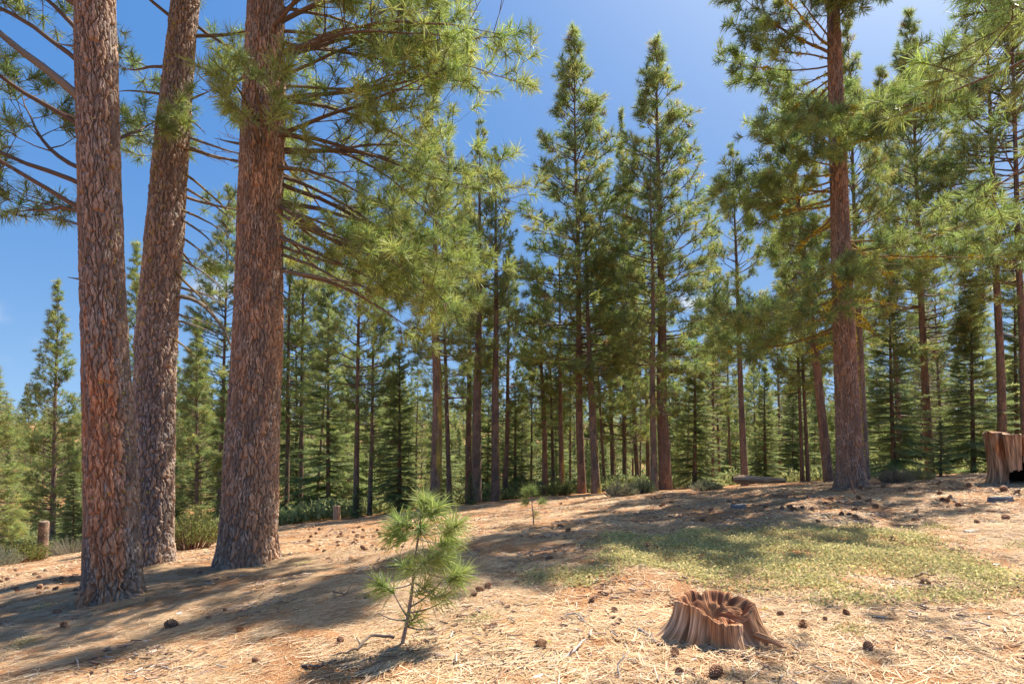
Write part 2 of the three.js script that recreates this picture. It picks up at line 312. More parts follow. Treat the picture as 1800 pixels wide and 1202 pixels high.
{ // the red-barked trunk nearest the camera, at the left
  const line = [[197, 1062], [196, 900], [188, 700], [180, 500], [174, 300], [166, 0]], d = 7.5, r = mulberry(101);
  const t = heroTree('pine_tree', 'thick red-brown pine trunk nearest the viewer with orange flaked bark', line, d);
  const k = heroTrunk(t, line, [[1062, 108], [950, 103], [800, 95], [600, 84], [300, 77], [0, 74]], d, 17, { du: 0.0115, dv: 0.0135, fineTo: 7.6, seed: 1, amp: 0.05, vs: 1.0, paint: (th, y, h) => {
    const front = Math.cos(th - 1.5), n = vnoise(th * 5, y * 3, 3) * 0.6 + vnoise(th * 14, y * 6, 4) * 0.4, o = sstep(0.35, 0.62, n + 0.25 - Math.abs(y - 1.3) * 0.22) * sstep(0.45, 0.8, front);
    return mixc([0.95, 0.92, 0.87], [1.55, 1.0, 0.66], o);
  } });
  const W = t, D = t, T = [];
  const add = (py, az, el, L, r0, o, g = W) => { const [p, rr] = k.mid(yOf(py, d, k.gy)); limb(g, T, r, p.addScaledVector(dirOf(az, 0), rr * 0.6), dirOf(az, el), L, r0, o); };
  add(185, 215, 42, 2.6, 0.055, { bend: -0.2, subs: 1.5, from: 0.6, col: BARK.grey });
  for (const [py, az, el, L] of [[330, 170, 30, 2.6], [375, 190, 35, 2.4], [300, 150, 20, 2.6], [230, 175, 38, 2.7], [120, 180, 34, 2.6], [60, 160, 28, 2.8], [20, 200, 20, 2.8], [250, 120, 14, 2.4], [380, 135, 12, 2.4], [-60, 185, 15, 3], [-120, 140, 15, 3]]) add(py, az, el, L, 0.034, { bend: -0.5 + r() * 0.9, subs: 4, from: 0.3, tw: 3, sub: 0.42, col: BARK.limb, wob: 0.15 });
  for (const [py, az, L] of [[400, 185, 0.35], [495, 190, 0.25], [85, 190, 0.3], [215, 200, 0.3], [440, 300, 0.12]]) add(py, az, 5, L, 0.022, { dead: true, subs: 0, seg: 3, col: BARK.grey }, D);
  for (let y = 7.5; y < 16; y += 0.35) { const [p] = k.mid(y); limb(W, T, r, p, dirOf(r() * 360, 15 + y), lerp(2.9, 0.7, (y - 7.5) / 9), 0.03, { bend: 0.4, subs: 3.2, tw: 2 }); }
  
  crown(t, T.filter(([p]) => p.x < 0.42 || p.z < -3), r, HERO, 1, [NEEDLE.sun, NEEDLE.deep]);
  const lb = new GB();
  for (let q = 0; q < 60; q++) { const y = 0.8 + 5 * r(), [p, rr] = k.mid(y), th = 0.15 + (r() < 0.6 ? r() * 0.5 : r() * 1.8); p.x += Math.cos(th) * rr * 1.02; p.z += Math.sin(th) * rr * 1.02; lichenBits(lb, r, p, 7, 0.014, 0.02); }
  mesh('lichen', lb.build(), M.lichen, t, { kind: 'stuff' });
}
{ // the leaning grey trunk beside it, spotted with yellow lichen
  const line = [[266, 985], [268, 860], [274, 600], [297, 300], [325, 0]], d = 10, r = mulberry(102);
  const t = heroTree('pine_tree', 'leaning grey-brown pine trunk spotted with yellow lichen, between two thicker trunks', line, d);
  const k = heroTrunk(t, line, [[985, 80], [860, 78], [600, 76], [300, 66], [0, 50]], d, 17, { du: 0.0135, dv: 0.0165, fineTo: 9, seed: 2, amp: 0.055, vs: 1.15, paint: (th, y) => mixc([0.98, 1.0, 1.02], [1.2, 1.2, 1.2], vnoise(th * 3, y * 2, 8)) });
  const W = t, D = t, T = [];
  const add = (py, az, el, L, r0, o, g = W) => { const [p, rr] = k.mid(yOf(py, d, k.gy)); limb(g, T, r, p.addScaledVector(dirOf(az, 0), rr * 0.6), dirOf(az, el), L, r0, o); };
  for (const [py, az, el, L] of [[235, 10, -24, 1.25], [262, -10, -10, 0.9], [300, 0, -30, 1.4], [322, 20, -28, 1.2], [365, -5, -26, 1.1], [380, 0, -22, 1.0], [410, 15, -24, 0.8], [450, 5, -22, 1.15], [475, -10, -30, 1.3], [500, 15, -15, 0.9], [548, 0, -8, 0.75], [205, 5, -25, 0.45], [175, 10, 30, 0.5], [560, 10, -10, 0.7], [170, 190, 20, 0.8], [590, -5, -18, 0.6]])
    add(py, az, el, L, 0.026, { dead: true, bend: -0.5 + r() * 0.5, subs: 2.2, sub: 0.3, from: 0.3, col: r() < 0.35 ? BARK.ochre : BARK.grey, wob: 0.1 }, D);
  add(520, 0, 10, 1.9, 0.045, { dead: true, bend: -2.4, subs: 1.2, sub: 0.2, from: 0.3, col: BARK.grey, wob: 0.06, seg: 12 }, D);
  for (const [py, az, el, L] of [[60, 20, 5, 2.4], [110, 160, 8, 1.5], [20, 90, 10, 2.5], [200, 120, 2, 2], [-40, 0, 8, 2.6], [-80, 180, 12, 2.4], [330, 80, -5, 2.1], [420, 100, -6, 2.1], [-120, 60, 10, 2.5], [250, 45, -5, 2.0]]) add(py, az, el, L, 0.03, { bend: 0.1, subs: 3.6, tw: 3, from: 0.35, sub: 0.42 });
  for (let y = 8.6; y < 16; y += 0.4) { const [p] = k.mid(y); limb(W, T, r, p, dirOf(r() * 360, 18 + y), lerp(2.4, 0.6, (y - 8.6) / 8), 0.028, { bend: 0.4, subs: 3.2, tw: 2 }); }
  
  crown(t, T, r, HERO, 1, [NEEDLE.sun, NEEDLE.deep]);
  const lb = new GB();
  for (let q = 0; q < 170; q++) { const y = 1 + 7.6 * Math.pow(r(), 0.7), [p, rr] = k.mid(y), th = 1.75 + (r() + r() - 1) * 0.75; p.x += Math.cos(th) * rr * 1.02; p.z += Math.sin(th) * rr * 1.02; lichenBits(lb, r, p, 4 + 10 * r() | 0, 0.015, 0.022 + 0.02 * r()); }
  mesh('lichen', lb.build(), M.lichen, t, { kind: 'stuff' });
}
{ // the third trunk with the great leafy crown to its right
  const line = [[433, 990], [438, 900], [452, 600], [458, 350], [464, 150], [467, 0]], d = 9.5, r = mulberry(103);
  const t = heroTree('pine_tree', 'straight plated pine trunk with long leafy limbs spreading right', line, d);
  const k = heroTrunk(t, line, [[990, 112], [940, 104], [800, 98], [600, 91], [350, 80], [150, 76], [0, 64]], d, 17, { du: 0.0125, dv: 0.0155, fineTo: 8.6, seed: 3, amp: 0.055, vs: 1, paint: (th, y) => mixc([1.02, 0.97, 0.9], [1.3, 1.1, 0.9], sstep(0.4, 0.7, vnoise(th * 4, y * 2.4, 6) * 0.7 + vnoise(th * 11, y * 7, 7) * 0.3)) });
  const W = t, D = t, T = [], o = (b, e = {}) => ({ bend: b, subs: 3.7, tw: 2.4, from: 0.2, sub: 0.44, ...e });
  const add = (py, az, el, L, r0, opt, g = W) => { const [p, rr] = k.mid(yOf(py, d, k.gy)); limb(g, T, r, p.addScaledVector(dirOf(az, 0), rr * 0.6), dirOf(az, el), L, r0, opt); };
  for (const [py, az, el, L, b] of [[318, 0, 0, 2.9, -0.15], [335, 10, -30, 2.9, 0.2], [390, 20, -22, 2.7, 0], [445, -5, -25, 2.2, 0], [470, 15, -18, 2.5, -0.2], [250, 30, 5, 3.2, 0.1], [230, -20, 12, 2.9, 0], [200, 5, 20, 3.3, -0.1], [170, 340, 5, 2.9, 0], [150, 20, 14, 3.4, 0], [120, 0, 18, 3.3, -0.1], [95, -25, 10, 3.1, 0], [70, 12, 12, 3.4, 0], [45, 40, 10, 3.2, 0], [20, -8, 14, 3.3, 0], [0, 25, 12, 3.4, 0], [-40, 0, 10, 3.4, 0], [-70, 330, 10, 3.2, 0], [-90, 30, 10, 3.4, 0.1], [280, 45, -8, 2.8, 0], [300, -25, -6, 2.4, -0.1], [370, 40, -15, 2.6, 0], [420, 55, -10, 2.4, 0], [300, 8, -12, 3.5, -0.35], [340, -12, -16, 3.3, -0.4], [260, 15, 0, 3.7, -0.5], [215, -5, 4, 3.6, -0.6], [360, 28, -18, 3.3, -0.3], [400, 5, -20, 3.1, -0.3], [280, 2, 2, 4, -0.4], [190, 12, 8, 4, -0.4], [110, -6, 8, 4, -0.3], [330, 18, -6, 3.9, -0.5], [60, 8, 4, 4, -0.2], [380, -4, -10, 3.5, -0.4]]) add(py + (r() - 0.5) * 60, az + (r() - 0.5) * 30, el + (r() - 0.5) * 16, L * (0.85 + 0.16 * r()), 0.026 + 0.014 * r(), o(b, { from: py > 300 ? 0.3 : 0.16 }));
  for (const [py, az, el, L, b] of [[262, 284, 4, 1.6, -0.3], [238, 292, 6, 1.8, -0.3], [225, 276, 2, 1.3, 0], [60, 318, 10, 2.4, -0.2], [110, 140, 10, 1.6, 0.1], [-40, 170, 8, 2, 0.2], [180, 110, 5, 2.4, 0], [10, 95, 5, 2.6, 0], [240, 85, 0, 2.6, 0]]) add(py, az, el, L, 0.034, o(b));
  for (const [py, az, el, L] of [[380, 0, -14, 1.2], [415, -8, -16, 1.1], [440, 12, -24, 1.9], [470, 0, -20, 2], [255, 185, 5, 0.5], [505, 340, -30, 0.4]]) add(py, az, el, L, 0.03, { dead: true, subs: 2, from: 0.4, bend: -0.15, col: BARK.grey }, D);
  for (let y = 8.2; y < 16.5; y += 0.28) { const [p] = k.mid(y); limb(W, T, r, p, dirOf(r() * 360, 8 + y * 1.5), lerp(3.2, 0.7, (y - 8.2) / 8.4), 0.035, { bend: 0.3, subs: 3.6, tw: 3 }); }
  
  crown(t, T.filter(([p]) => p.x > -0.8 || p.y > 9), r, HERO, 1, [[0.43, 0.48, 0.12], [0.23, 0.32, 0.085]]);
}
{ // the mossy-limbed pine at the right
  const line = [[1497, 857], [1492, 750], [1483, 550], [1476, 350], [1468, 100], [1465, 0]], d = 13, r = mulberry(104);
  const t = heroTree('pine_tree', 'reddish pine with yellow lichen on its limbs, small wooden stake at its foot', line, d);
  const k = heroTrunk(t, line, [[857, 56], [800, 49], [700, 44], [550, 39], [400, 34], [200, 29], [0, 23]], d, 18, { du: 0.024, dv: 0.032, fineTo: 11.5, seed: 4, amp: 0.045, vs: 1, paint: (th, y) => mixc([0.85, 0.75, 0.66], [1.05, 0.86, 0.72], vnoise(th * 4, y * 2, 16)) });
  const W = t, L2 = new GB(), D = t, T = [], track = [];
  for (let y = 3.3; y < 17.3; y += 0.115) {
    const [p, rr] = k.mid(y), az = y * 137.5 + r() * 40, f = (y - 3.3) / 14, L = lerp(2.9, 0.6, Math.pow(f, 1.3)) * (0.6 + 0.55 * r()) * (1 - 0.66 * Math.exp(-Math.pow((mod(az, 360) - 266) / 38, 4)));
    limb(W, T, r, p.addScaledVector(dirOf(az, 0), rr * 0.6), dirOf(az, lerp(-20, 42, f) + (r() - 0.4) * 28), L, 0.018 + 0.014 * r(), { bend: lerp(0.05, 0.5, f), subs: 4.6, tw: f < 0.2 ? 2 : 3, from: f < 0.3 ? 0.35 : 0.15, sub: 0.42, col: f < 0.35 ? BARK.ochre : BARK.limb, track: f < 0.42 ? track : null });
  }
  for (const [py, az, el, L] of [[528, 0, 2, 1.5], [545, 10, -8, 1.1], [480, 350, 10, 1.0], [540, 180, -12, 1.3], [505, 200, -18, 1.6], [470, 170, -20, 1.8], [600, 185, -15, 0.8], [560, 20, -12, 0.9]]) { const [p, rr] = k.mid(yOf(py, d, k.gy)); limb(D, T, r, p.addScaledVector(dirOf(az, 0), rr * 0.6), dirOf(az, el), L, 0.02, { dead: true, subs: 3.5, sub: 0.3, from: 0.2, bend: -0.3, col: BARK.ochre, track }); }
  for (const pts of track) { const n = 6 + 9 * r(); for (let q = 0; q < n; q++) { const [p] = along(pts, 0.05 + 0.75 * r()); lichenBits(L2, r, p, 14, 0.042, 0.05); } }
  for (let q = 0; q < 260; q++) { const y = 0.5 + 8.5 * Math.pow(r(), 0.9), [p, rr] = k.mid(y), th = 0.35 + (r() - 0.5) * 0.5; p.x += Math.cos(th) * rr * 1.02; p.z += Math.sin(th) * rr * 1.02; lichenBits(L2, r, p, 8, 0.025, 0.03); }
   mesh('lichen', L2.build(), M.lichen, t, { kind: 'stuff' });
  crown(t, T, r, HERO_FAR, 1.02, [NEEDLE.sun, NEEDLE.deep]);
}
{ // a pine whose trunk stands just outside the picture at the right; its limbs hang into the upper corner
  const r = mulberry(105), b = V(5.9, 0, -5.0), gy = ground(b.x, b.z), t = thing('pine_tree', 'pine beyond the right edge with twigs hanging into the upper right corner', 'pine tree', b.x, gy, b.z);
  const W = t, S = new GB(), T = [], H = 15;
  const pts = [], rad = []; for (let k = 0; k <= 40; k++) { const y = k / 40 * H - 0.2; pts.push(V(0, y, 0)); rad.push(0.25 * Math.pow(1 - y / (H + 0.5), 0.75) + 0.08 * Math.exp(-y * 4)); }
  S.tube(pts, rad, 20, [1, 0.9, 0.85], 2); mesh('trunk', S.build(), M.bark, t);
  for (const [y, az, el, L, bd] of [[4.1, 172, 12, 2.1, -0.3], [4.6, 160, 5, 2.5, -0.5], [4.5, 185, 8, 1.9, -0.5], [5.0, 150, 0, 2.6, -0.4], [5.2, 175, 0, 2.7, -0.7], [4.3, 140, 8, 2.2, -0.2]]) limb(W, T, r, V(0, y, 0), dirOf(az, el), L, 0.026, { bend: bd, subs: 2.4, tw: 2, from: 0.5, wob: 0.2, col: BARK.limb });
  for (let y = 6; y < 14.6; y += 0.35) limb(W, T, r, V(0, y, 0), dirOf(r() * 360, 10 + y * 2), lerp(2.4, 0.5, (y - 6) / 9), 0.028, { bend: 0.4, subs: 3, tw: 2 });
  crown(t, T, r, HERO, 0.85, [NEEDLE.sun, NEEDLE.deep]);
}

// ---------------------------------------------------------------- forest trees: kinds of crowns, then every tree
function pineKind(seed, o) {                            // 18 m tall
  const r = mulberry(seed), H = 18, W = new GB(), N = new GB(), start = o.start * H;
  for (let y = start; y < H - 0.3; y += o.gap * (0.7 + 0.6 * r())) {
    const f = (y - start) / (H - start), n = o.per - (f > 0.85 ? 1 : 0);
    for (let q = 0; q < n; q++) {
      const az = r() * 360, prof = Math.pow(1 - f, o.pow + 0.12) * lerp(o.low, 1, sstep(0, 0.25, f)), L = Math.max(0.16, o.R * prof * (0.6 + 0.55 * r()));
      const pts = walk(r, V(0, y + r() * 0.3, 0), dirOf(az, lerp(o.el0, o.el1, f) + (r() - 0.5) * 14), L, 5, lerp(0.25, 0.6, f), 0.07);
      W.tube(pts, pts.map((_, k) => lerp(0.035, 0.006, k / 5) * (0.5 + L / 5)), 4, jit(r, BARK.limb, 0.3));
      const tc = mixc(NEEDLE.deep, NEEDLE.sun, r()), cnt = Math.round(2 + L * o.dens);
      for (let e = 0; e < cnt; e++) {
        const tt = lerp(o.bare, 1, Math.pow((e + r()) / cnt, 0.8)), [p, d] = along(pts, tt), sl = (Math.min(0.2, 0.06 + L * 0.15) + 0.32 * L * (1.1 - tt)) * (0.4 + r()), sd = tilt(d, 0.5 + 0.6 * r(), r() * 6.28); sd.y = sd.y * 0.6 + 0.22; sd.normalize();
        const te = p.clone().addScaledVector(sd, sl); W.tube([p, te], [0.01, 0.006], 3, BARK.twig);
        const c = r() < 0.012 ? NEEDLE.dead : r() < 0.32 ? NEEDLE.yellow : tc;
        const cc = jit(r, c, 0.5); tuft(N, r, te, sd, 0.26, o.n, 0.019, cc); if (sl > 0.5) tuft(N, r, p.clone().lerp(te, 0.55), sd, 0.2, o.n * 0.5 | 0, 0.019, cc);
      }
    }
  }
  tuft(N, r, V(0, H, 0), V(0, 1, 0), 0.3, 30, 0.015, NEEDLE.sun);
  for (let y = 0.12 * H; y < start; y += 0.4 + 0.4 * r()) {   // dead lower limbs
    const L = (0.3 + 1.2 * r() * r()) * (0.4 + y / start), pts = walk(r, V(0, y, 0), dirOf(r() * 360, -8 + (r() - 0.5) * 26), L, 4, -0.3, 0.1); W.tube(pts, [0.022, 0.018, 0.013, 0.009, 0.005], 4, jit(r, BARK.grey, 0.4));
  }
  return { wood: W.build(), leaf: N.build(), H };
}
function firKind(seed, o) {                             // 10 m tall, clothed to the ground
  const r = mulberry(seed), H = 10, W = new GB(), N = new GB();
  for (let y0 = o.start; y0 < H - 0.1; y0 += 0.2) {
    const n = 6;
    for (let q = 0; q < n; q++) {
      const y = y0 + (r() - 0.5) * 0.35, f = Math.min(0.99, y / H), L = (o.R * Math.pow(1 - f, 0.85) + 0.12) * (0.5 + 0.65 * r()), pts = walk(r, V(0, y, 0), dirOf(r() * 360, lerp(-10, 35, f) + (r() - 0.5) * 26), L, 4, lerp(-0.25, 0.25, f), 0.09);
      W.tube(pts, [0.018, 0.014, 0.01, 0.007, 0.004], 3, BARK.twig);
      const c0 = mixc([0.17, 0.235, 0.085], [0.3, 0.36, 0.115], r()), cnt = Math.round(5 + L * 11);
      for (let e = 0; e < cnt; e++) {
        const tt = 0.15 + 0.85 * (e + r()) / cnt, [p, d] = along(pts, tt), side = e % 2 ? 1 : -1, sd = V(-d.z, 0, d.x).normalize().multiplyScalar(side * 0.9).add(d).normalize(); sd.y -= 0.12 + 0.15 * r();
        const sl = (0.12 + 0.3 * L * (1.08 - tt)) * (0.6 + 0.6 * r()), c = jit(r, tt > 0.8 ? mixc(c0, [0.46, 0.48, 0.16], 0.5) : c0, 0.4);
        const m = Math.max(3, Math.round(sl * 16)), roll = (r() - 0.5) * 1.5;
        for (let z = 0; z < m; z++) {                   // short flat needles in sprays along the twig
          const b = p.clone().addScaledVector(sd, sl * (z + 0.5) / m), s2 = V(-sd.z, roll, sd.x).normalize();
          for (const sg of [-1, 1]) { const tip = b.clone().addScaledVector(s2, sg * (0.06 + 0.04 * r())).addScaledVector(sd, 0.07); tip.y += (r() - 0.4) * 0.09; const a = b.clone().addScaledVector(sd, -0.022), a2 = b.clone().addScaledVector(sd, 0.022); N.tri(N.v(a.x, a.y, a.z, c), N.v(a2.x, a2.y, a2.z, c), N.v(tip.x, tip.y, tip.z, c)); }
        }
      }
    }
  }
  return { wood: W.build(), leaf: N.build(), H };
}
const PK = [
  pineKind(201, { start: 0.25, gap: 0.38, per: 5, R: 2.7, pow: 0.62, low: 0.65, el0: -8, el1: 52, dens: 5.6, bare: 0.45, n: 32 }),
  pineKind(202, { start: 0.3, gap: 0.42, per: 5, R: 2.7, pow: 0.7, low: 0.6, el0: -5, el1: 50, dens: 5.2, bare: 0.45, n: 32 }),
  pineKind(203, { start: 0.12, gap: 0.4, per: 5, R: 2.7, pow: 0.8, low: 0.8, el0: 0, el1: 48, dens: 5.2, bare: 0.45, n: 32 }),
  pineKind(204, { start: 0.36, gap: 0.44, per: 4, R: 2.6, pow: 0.6, low: 0.5, el0: -12, el1: 45, dens: 5.2, bare: 0.45, n: 32 }),
  pineKind(205, { start: 0.2, gap: 0.55, per: 4, R: 2.7, pow: 0.75, low: 0.7, el0: -10, el1: 45, dens: 5, bare: 0.45, n: 32 }),
];
const FK = [firKind(211, { start: 0.35, R: 1.9 }), firKind(212, { start: 0.9, R: 1.6 })];
function trunkGeo(H, r0, seed, tint, moss) {
  const gb = new GB(), nu = 16, nv = Math.max(14, Math.round(H * 1.6)), rep = Math.max(1, Math.round(6.283 * r0 / 0.9));
  for (let j = 0; j <= nv; j++) for (let k = 0; k <= nu; k++) {
    const y = lerp(-0.4, H * 0.985, Math.pow(j / nv, 1.2)), th = k / nu * 6.2832, rr = (r0 * Math.pow(Math.max(0.002, 1 - Math.max(0, y) / H), 0.9) + r0 * 0.22 * Math.exp(-Math.max(0, y) * 3.2) * (0.7 + 0.5 * Math.sin(th * 4 + seed))) * (1 + (vnoise(k % nu, y * 1.5, seed, nu) - 0.5) * 0.1);
    let c = tint; if (moss && y < moss) c = mixc(tint, [1.5, 1.6, 0.3], 0.85 * sstep(0.55, 0.72, vnoise(th * 3, y * 2.2, seed) * 0.5 + vnoise(th * 9, y * 7, seed + 1) * 0.3 + 0.3 * Math.cos(th)));
    gb.v(Math.cos(th) * rr + (vnoise(y * 0.3, seed, 5) - 0.5) * r0 * 0.5, y, Math.sin(th) * rr, c, k / nu * rep, y / 2 + seed * 0.13);
  }
  for (let j = 0; j < nv; j++) for (let k = 0; k < nu; k++) { const a = j * (nu + 1) + k; gb.quad(a, a + nu + 1, a + nu + 2, a + 1); }
  return gb.build();
}
const TINT = { dark: [0.68, 0.59, 0.52], red: [0.88, 0.69, 0.56], grey: [0.9, 0.84, 0.76], brown: [0.76, 0.64, 0.55] };  // dark: some of the shade over the trunk rows is put into the bark tone
let treeSeed = 1;
function forestTree(kind, label, xb, d, xq, yq, w, top, tint, o = {}) {   // foot at column xb and depth d, trunk through (xq, yq), width w, tip at row top
  const X = (xb - 900) / F * d, gy = ground(X, -d, false), q = at(xq, yq, d), lean = Math.atan2(q.x - X, q.y - gy), H = (EYE + (HOR - top) / F * d - gy) / Math.cos(lean), K = (kind[0] === 'F' ? FK : PK)[+kind[1]];
  const t = thing(kind[0] === 'F' ? 'fir_tree' : 'pine_tree', label, kind[0] === 'F' ? 'fir tree' : 'pine tree', X, gy, -d, o.group), s = H / K.H, r0 = w / F * d / 2 * 0.64 * Math.cos(Math.atan((xb - 900) / F));
  t.rotation.z = -lean; treeSeed++;
  mesh('trunk', trunkGeo(H, r0, treeSeed, TINT[tint], o.moss), M.bark, t);
  const ay = (treeSeed * 2.39996) % 6.283, sr = s * (o.wide ?? 1);
  for (const [n, g, m, e] of [['branches', K.wood, M.branch, { kind: 'stuff' }], ['needle_crown', K.leaf, kind[0] === 'F' ? M.leaf : M.needle, { kind: 'stuff' }]]) { if (o.dead && n !== 'branches') continue; const c = mesh(n, g, m, t, e); c.scale.set(sr, s, sr); c.rotation.y = ay; }
  return t;
}
const trees = [
  ['P2', 'small pine standing alone at the far left with bare lower trunk', 90, 25, 100, 550, 21, 492, 'grey', { wide: 1.05 }],
  ['P1', 'thin reddish trunk glimpsed between the two thick left trunks', 384, 28, 392, 650, 15, 330, 'red'],
  ['P3', 'dark trunk just right of the third big trunk, leftmost of the shaded row', 502, 30, 506, 700, 15, 300, 'dark'],
  ['P1', 'dark trunk second in the shaded row right of the big trunk', 528, 30, 530, 700, 15, 360, 'dark'],
  ['P3', 'thin leaning trunk in the shaded row among young firs', 555, 29, 563, 800, 9, 420, 'brown'],
  ['P1', 'dark straight trunk left of the pale thin one', 625, 24, 631, 520, 18, 340, 'dark'],
  ['P4', 'pale thin trunk with short dead twigs beside the dark straight trunk', 650, 25, 657, 600, 14, 420, 'grey'],
  ['P3', 'mossy-sided broad trunk rising behind the pine seedling', 768, 20, 765, 550, 34, 150, 'dark', { moss: 5 }],
  ['P1', 'slim dark trunk just right of the mossy broad trunk', 791, 24, 783, 600, 15, 260, 'dark'],
  ['P3', 'stout dark trunk with a fir sprig at its foot', 838, 22, 842, 450, 29, 215, 'dark', { wide: 0.75 }],
  ['P1', 'brown trunk half hidden behind the stout dark trunk', 823, 27, 826, 560, 20, 330, 'brown'],
  ['P3', 'stout dark trunk right of the fir sprig, bark mossy low down', 870, 22, 872, 400, 26, 262, 'dark', { moss: 2, wide: 0.7 }],
  ['P1', 'slimmer brown trunk tucked behind the right stout dark trunk', 889, 28, 893, 600, 16, 420, 'brown', { wide: 0.8 }],
  ['P4', 'very thin trunk left of the brown mid-forest trunk', 934, 32, 935, 700, 7, 520, 'brown'],
  ['P1', 'brown trunk leaning slightly left, right of a very thin one', 960, 27, 954, 700, 17, 470, 'red'],
  ['P1', 'short dark trunk between the brown and the yellow-mossed ones', 974, 30, 971, 760, 10, 520, 'dark'],
  ['P3', 'trunk coated in golden moss near the centre', 988, 26, 985, 600, 16, 400, 'brown', { moss: 9 }],
  ['P0', 'tallest spire-topped pine left of centre gap, red-brown trunk', 1022, 24, 1016, 500, 23, 52, 'red', { wide: 1.22 }],
  ['P1', 'thick grey-lit trunk beside the tall red-brown spire pine', 1047, 23.5, 1036, 600, 25, 330, 'grey', { moss: 1.6 }],
  ['P1', 'slim dark trunk leaning behind the thick grey-lit trunk', 1064, 28, 1054, 700, 9, 420, 'dark'],
  ['P4', 'slim trunk left of the brushy clump, thin crown', 1079, 32, 1070, 600, 13, 420, 'brown'],
  ['P2', 'straight slim trunk rising directly behind the sagebrush', 1099, 30, 1096, 500, 13, 190, 'dark', { wide: 0.62 }],
  ['P1', 'slim trunk leaning left behind the sagebrush', 1122, 32, 1110, 600, 14, 380, 'dark'],
  ['P3', 'slim dark trunk just left of the paired trunks', 1140, 33, 1136, 600, 13, 400, 'dark'],
  ['P4', 'narrow grey trunk standing against the thickest central trunk', 1151, 21.5, 1146, 450, 21, 240, 'grey', { wide: 0.8 }],
  ['P0', 'thickest central trunk, spire-topped pine right of the sky gap', 1169, 23, 1162, 500, 36, 70, 'brown', { wide: 1.25 }],
  ['P1', 'thin trunk with dead twigs right of the central young fir', 1254, 27, 1254, 640, 10, 430, 'grey'],
  ['P4', 'thin short-crowned trunk beside the twiggy one', 1266, 31, 1262, 740, 8, 520, 'brown'],
  ['P3', 'thin trunk left of the lone dark bare trunk', 1285, 30, 1282, 740, 8, 500, 'brown'],
  ['P3', 'lone dark bare trunk beside the fallen grey log', 1310, 19, 1294, 420, 21, 255, 'dark', { wide: 0.8 }],
  ['P1', 'dark slender trunk, left one of a close pair', 1411, 24, 1405, 680, 12, 330, 'dark'],
  ['P1', 'dark slender trunk, right one of a close pair', 1421, 24, 1410, 600, 12, 300, 'dark'],
  ['P1', 'orange-red trunk leaning left behind the lichen-limbed pine', 1457, 17, 1425, 560, 30, 120, 'red', { wide: 0.8 }],
  ['P1', 'grey-brown trunk partly behind the lichen-limbed pine', 1522, 16, 1506, 450, 24, 40, 'grey', { wide: 0.8 }],
  ['P1', 'dark trunk high behind the young firs at right', 1584, 28, 1566, 450, 19, 120, 'dark'],
  ['P0', 'red-brown trunk with dead white twigs among the right firs', 1634, 21, 1617, 450, 27, 20, 'red'],
  ['P3', 'tall trunk directly behind the hollow stump', 1766, 19, 1745, 300, 30, -120, 'brown'],
  ['P1', 'tall trunk cut by the right edge, behind the hollow stump', 1806, 18, 1787, 300, 28, -160, 'brown'],
  ['F0', 'dark young fir beside the third big trunk', 522, 34, 520, 700, 12, 500, 'dark'],
  ['F0', 'broad dark fir with layered boughs left of the straight dark trunk', 577, 27, 577, 700, 14, 470, 'dark'],
  ['F0', 'bright green young fir left of the mossy broad trunk', 702, 25, 702, 700, 14, 600, 'brown', { wide: 1.1 }],
  ['F1', 'small fir tucked under the straight dark trunk', 628, 22.5, 628, 860, 6, 852, 'brown', { wide: 2.2 }],
  ['F1', 'small fir sprig at the foot of the stout dark trunk', 828, 20.5, 828, 860, 6, 832, 'brown', { wide: 1.7 }],
  ['F0', 'dark fir behind the two stout dark trunks', 905, 29, 905, 700, 10, 655, 'dark'],
  ['F0', 'tall layered young fir right of the thickest central trunk', 1222, 25, 1222, 700, 13, 545, 'brown'],
  ['F0', 'dark fir behind the fallen log', 1345, 27, 1345, 800, 11, 640, 'dark', { wide: 1.1 }],
  ['F0', 'tall dark fir right of the lichen-limbed pine', 1572, 20, 1566, 600, 16, 470, 'brown', { wide: 1.15 }],
  ['F1', 'small fir in front of the red-brown trunk with white twigs', 1655, 16, 1655, 800, 8, 740, 'brown', { wide: 1.9 }],
  ['F0', 'wide dark fir left of the hollow stump', 1712, 20, 1708, 600, 16, 480, 'dark', { wide: 1.3 }],
  ['F0', 'dark fir behind the right edge trunks', 1790, 25, 1785, 600, 16, 430, 'dark', { wide: 1.2 }],
  ['F0', 'small dark fir at the left behind the nearest trunk', 128, 22, 128, 800, 8, 830, 'dark', { wide: 1.6 }],
  ['P2', 'bright yellow-green young pine at the left edge', -22, 16, -22, 800, 14, 600, 'grey', { wide: 1.5 }],
  ['P2', 'young yellow-green pine filling the gap right of the leaning trunk', 345, 24, 345, 800, 13, 560, 'grey', { wide: 1.4 }],
  ['P2', 'young pine behind the leaning trunk, tip against the blue sky', 240, 30, 240, 800, 13, 425, 'grey', { wide: 1.1 }],
];
for (const t of trees) forestTree(...t);
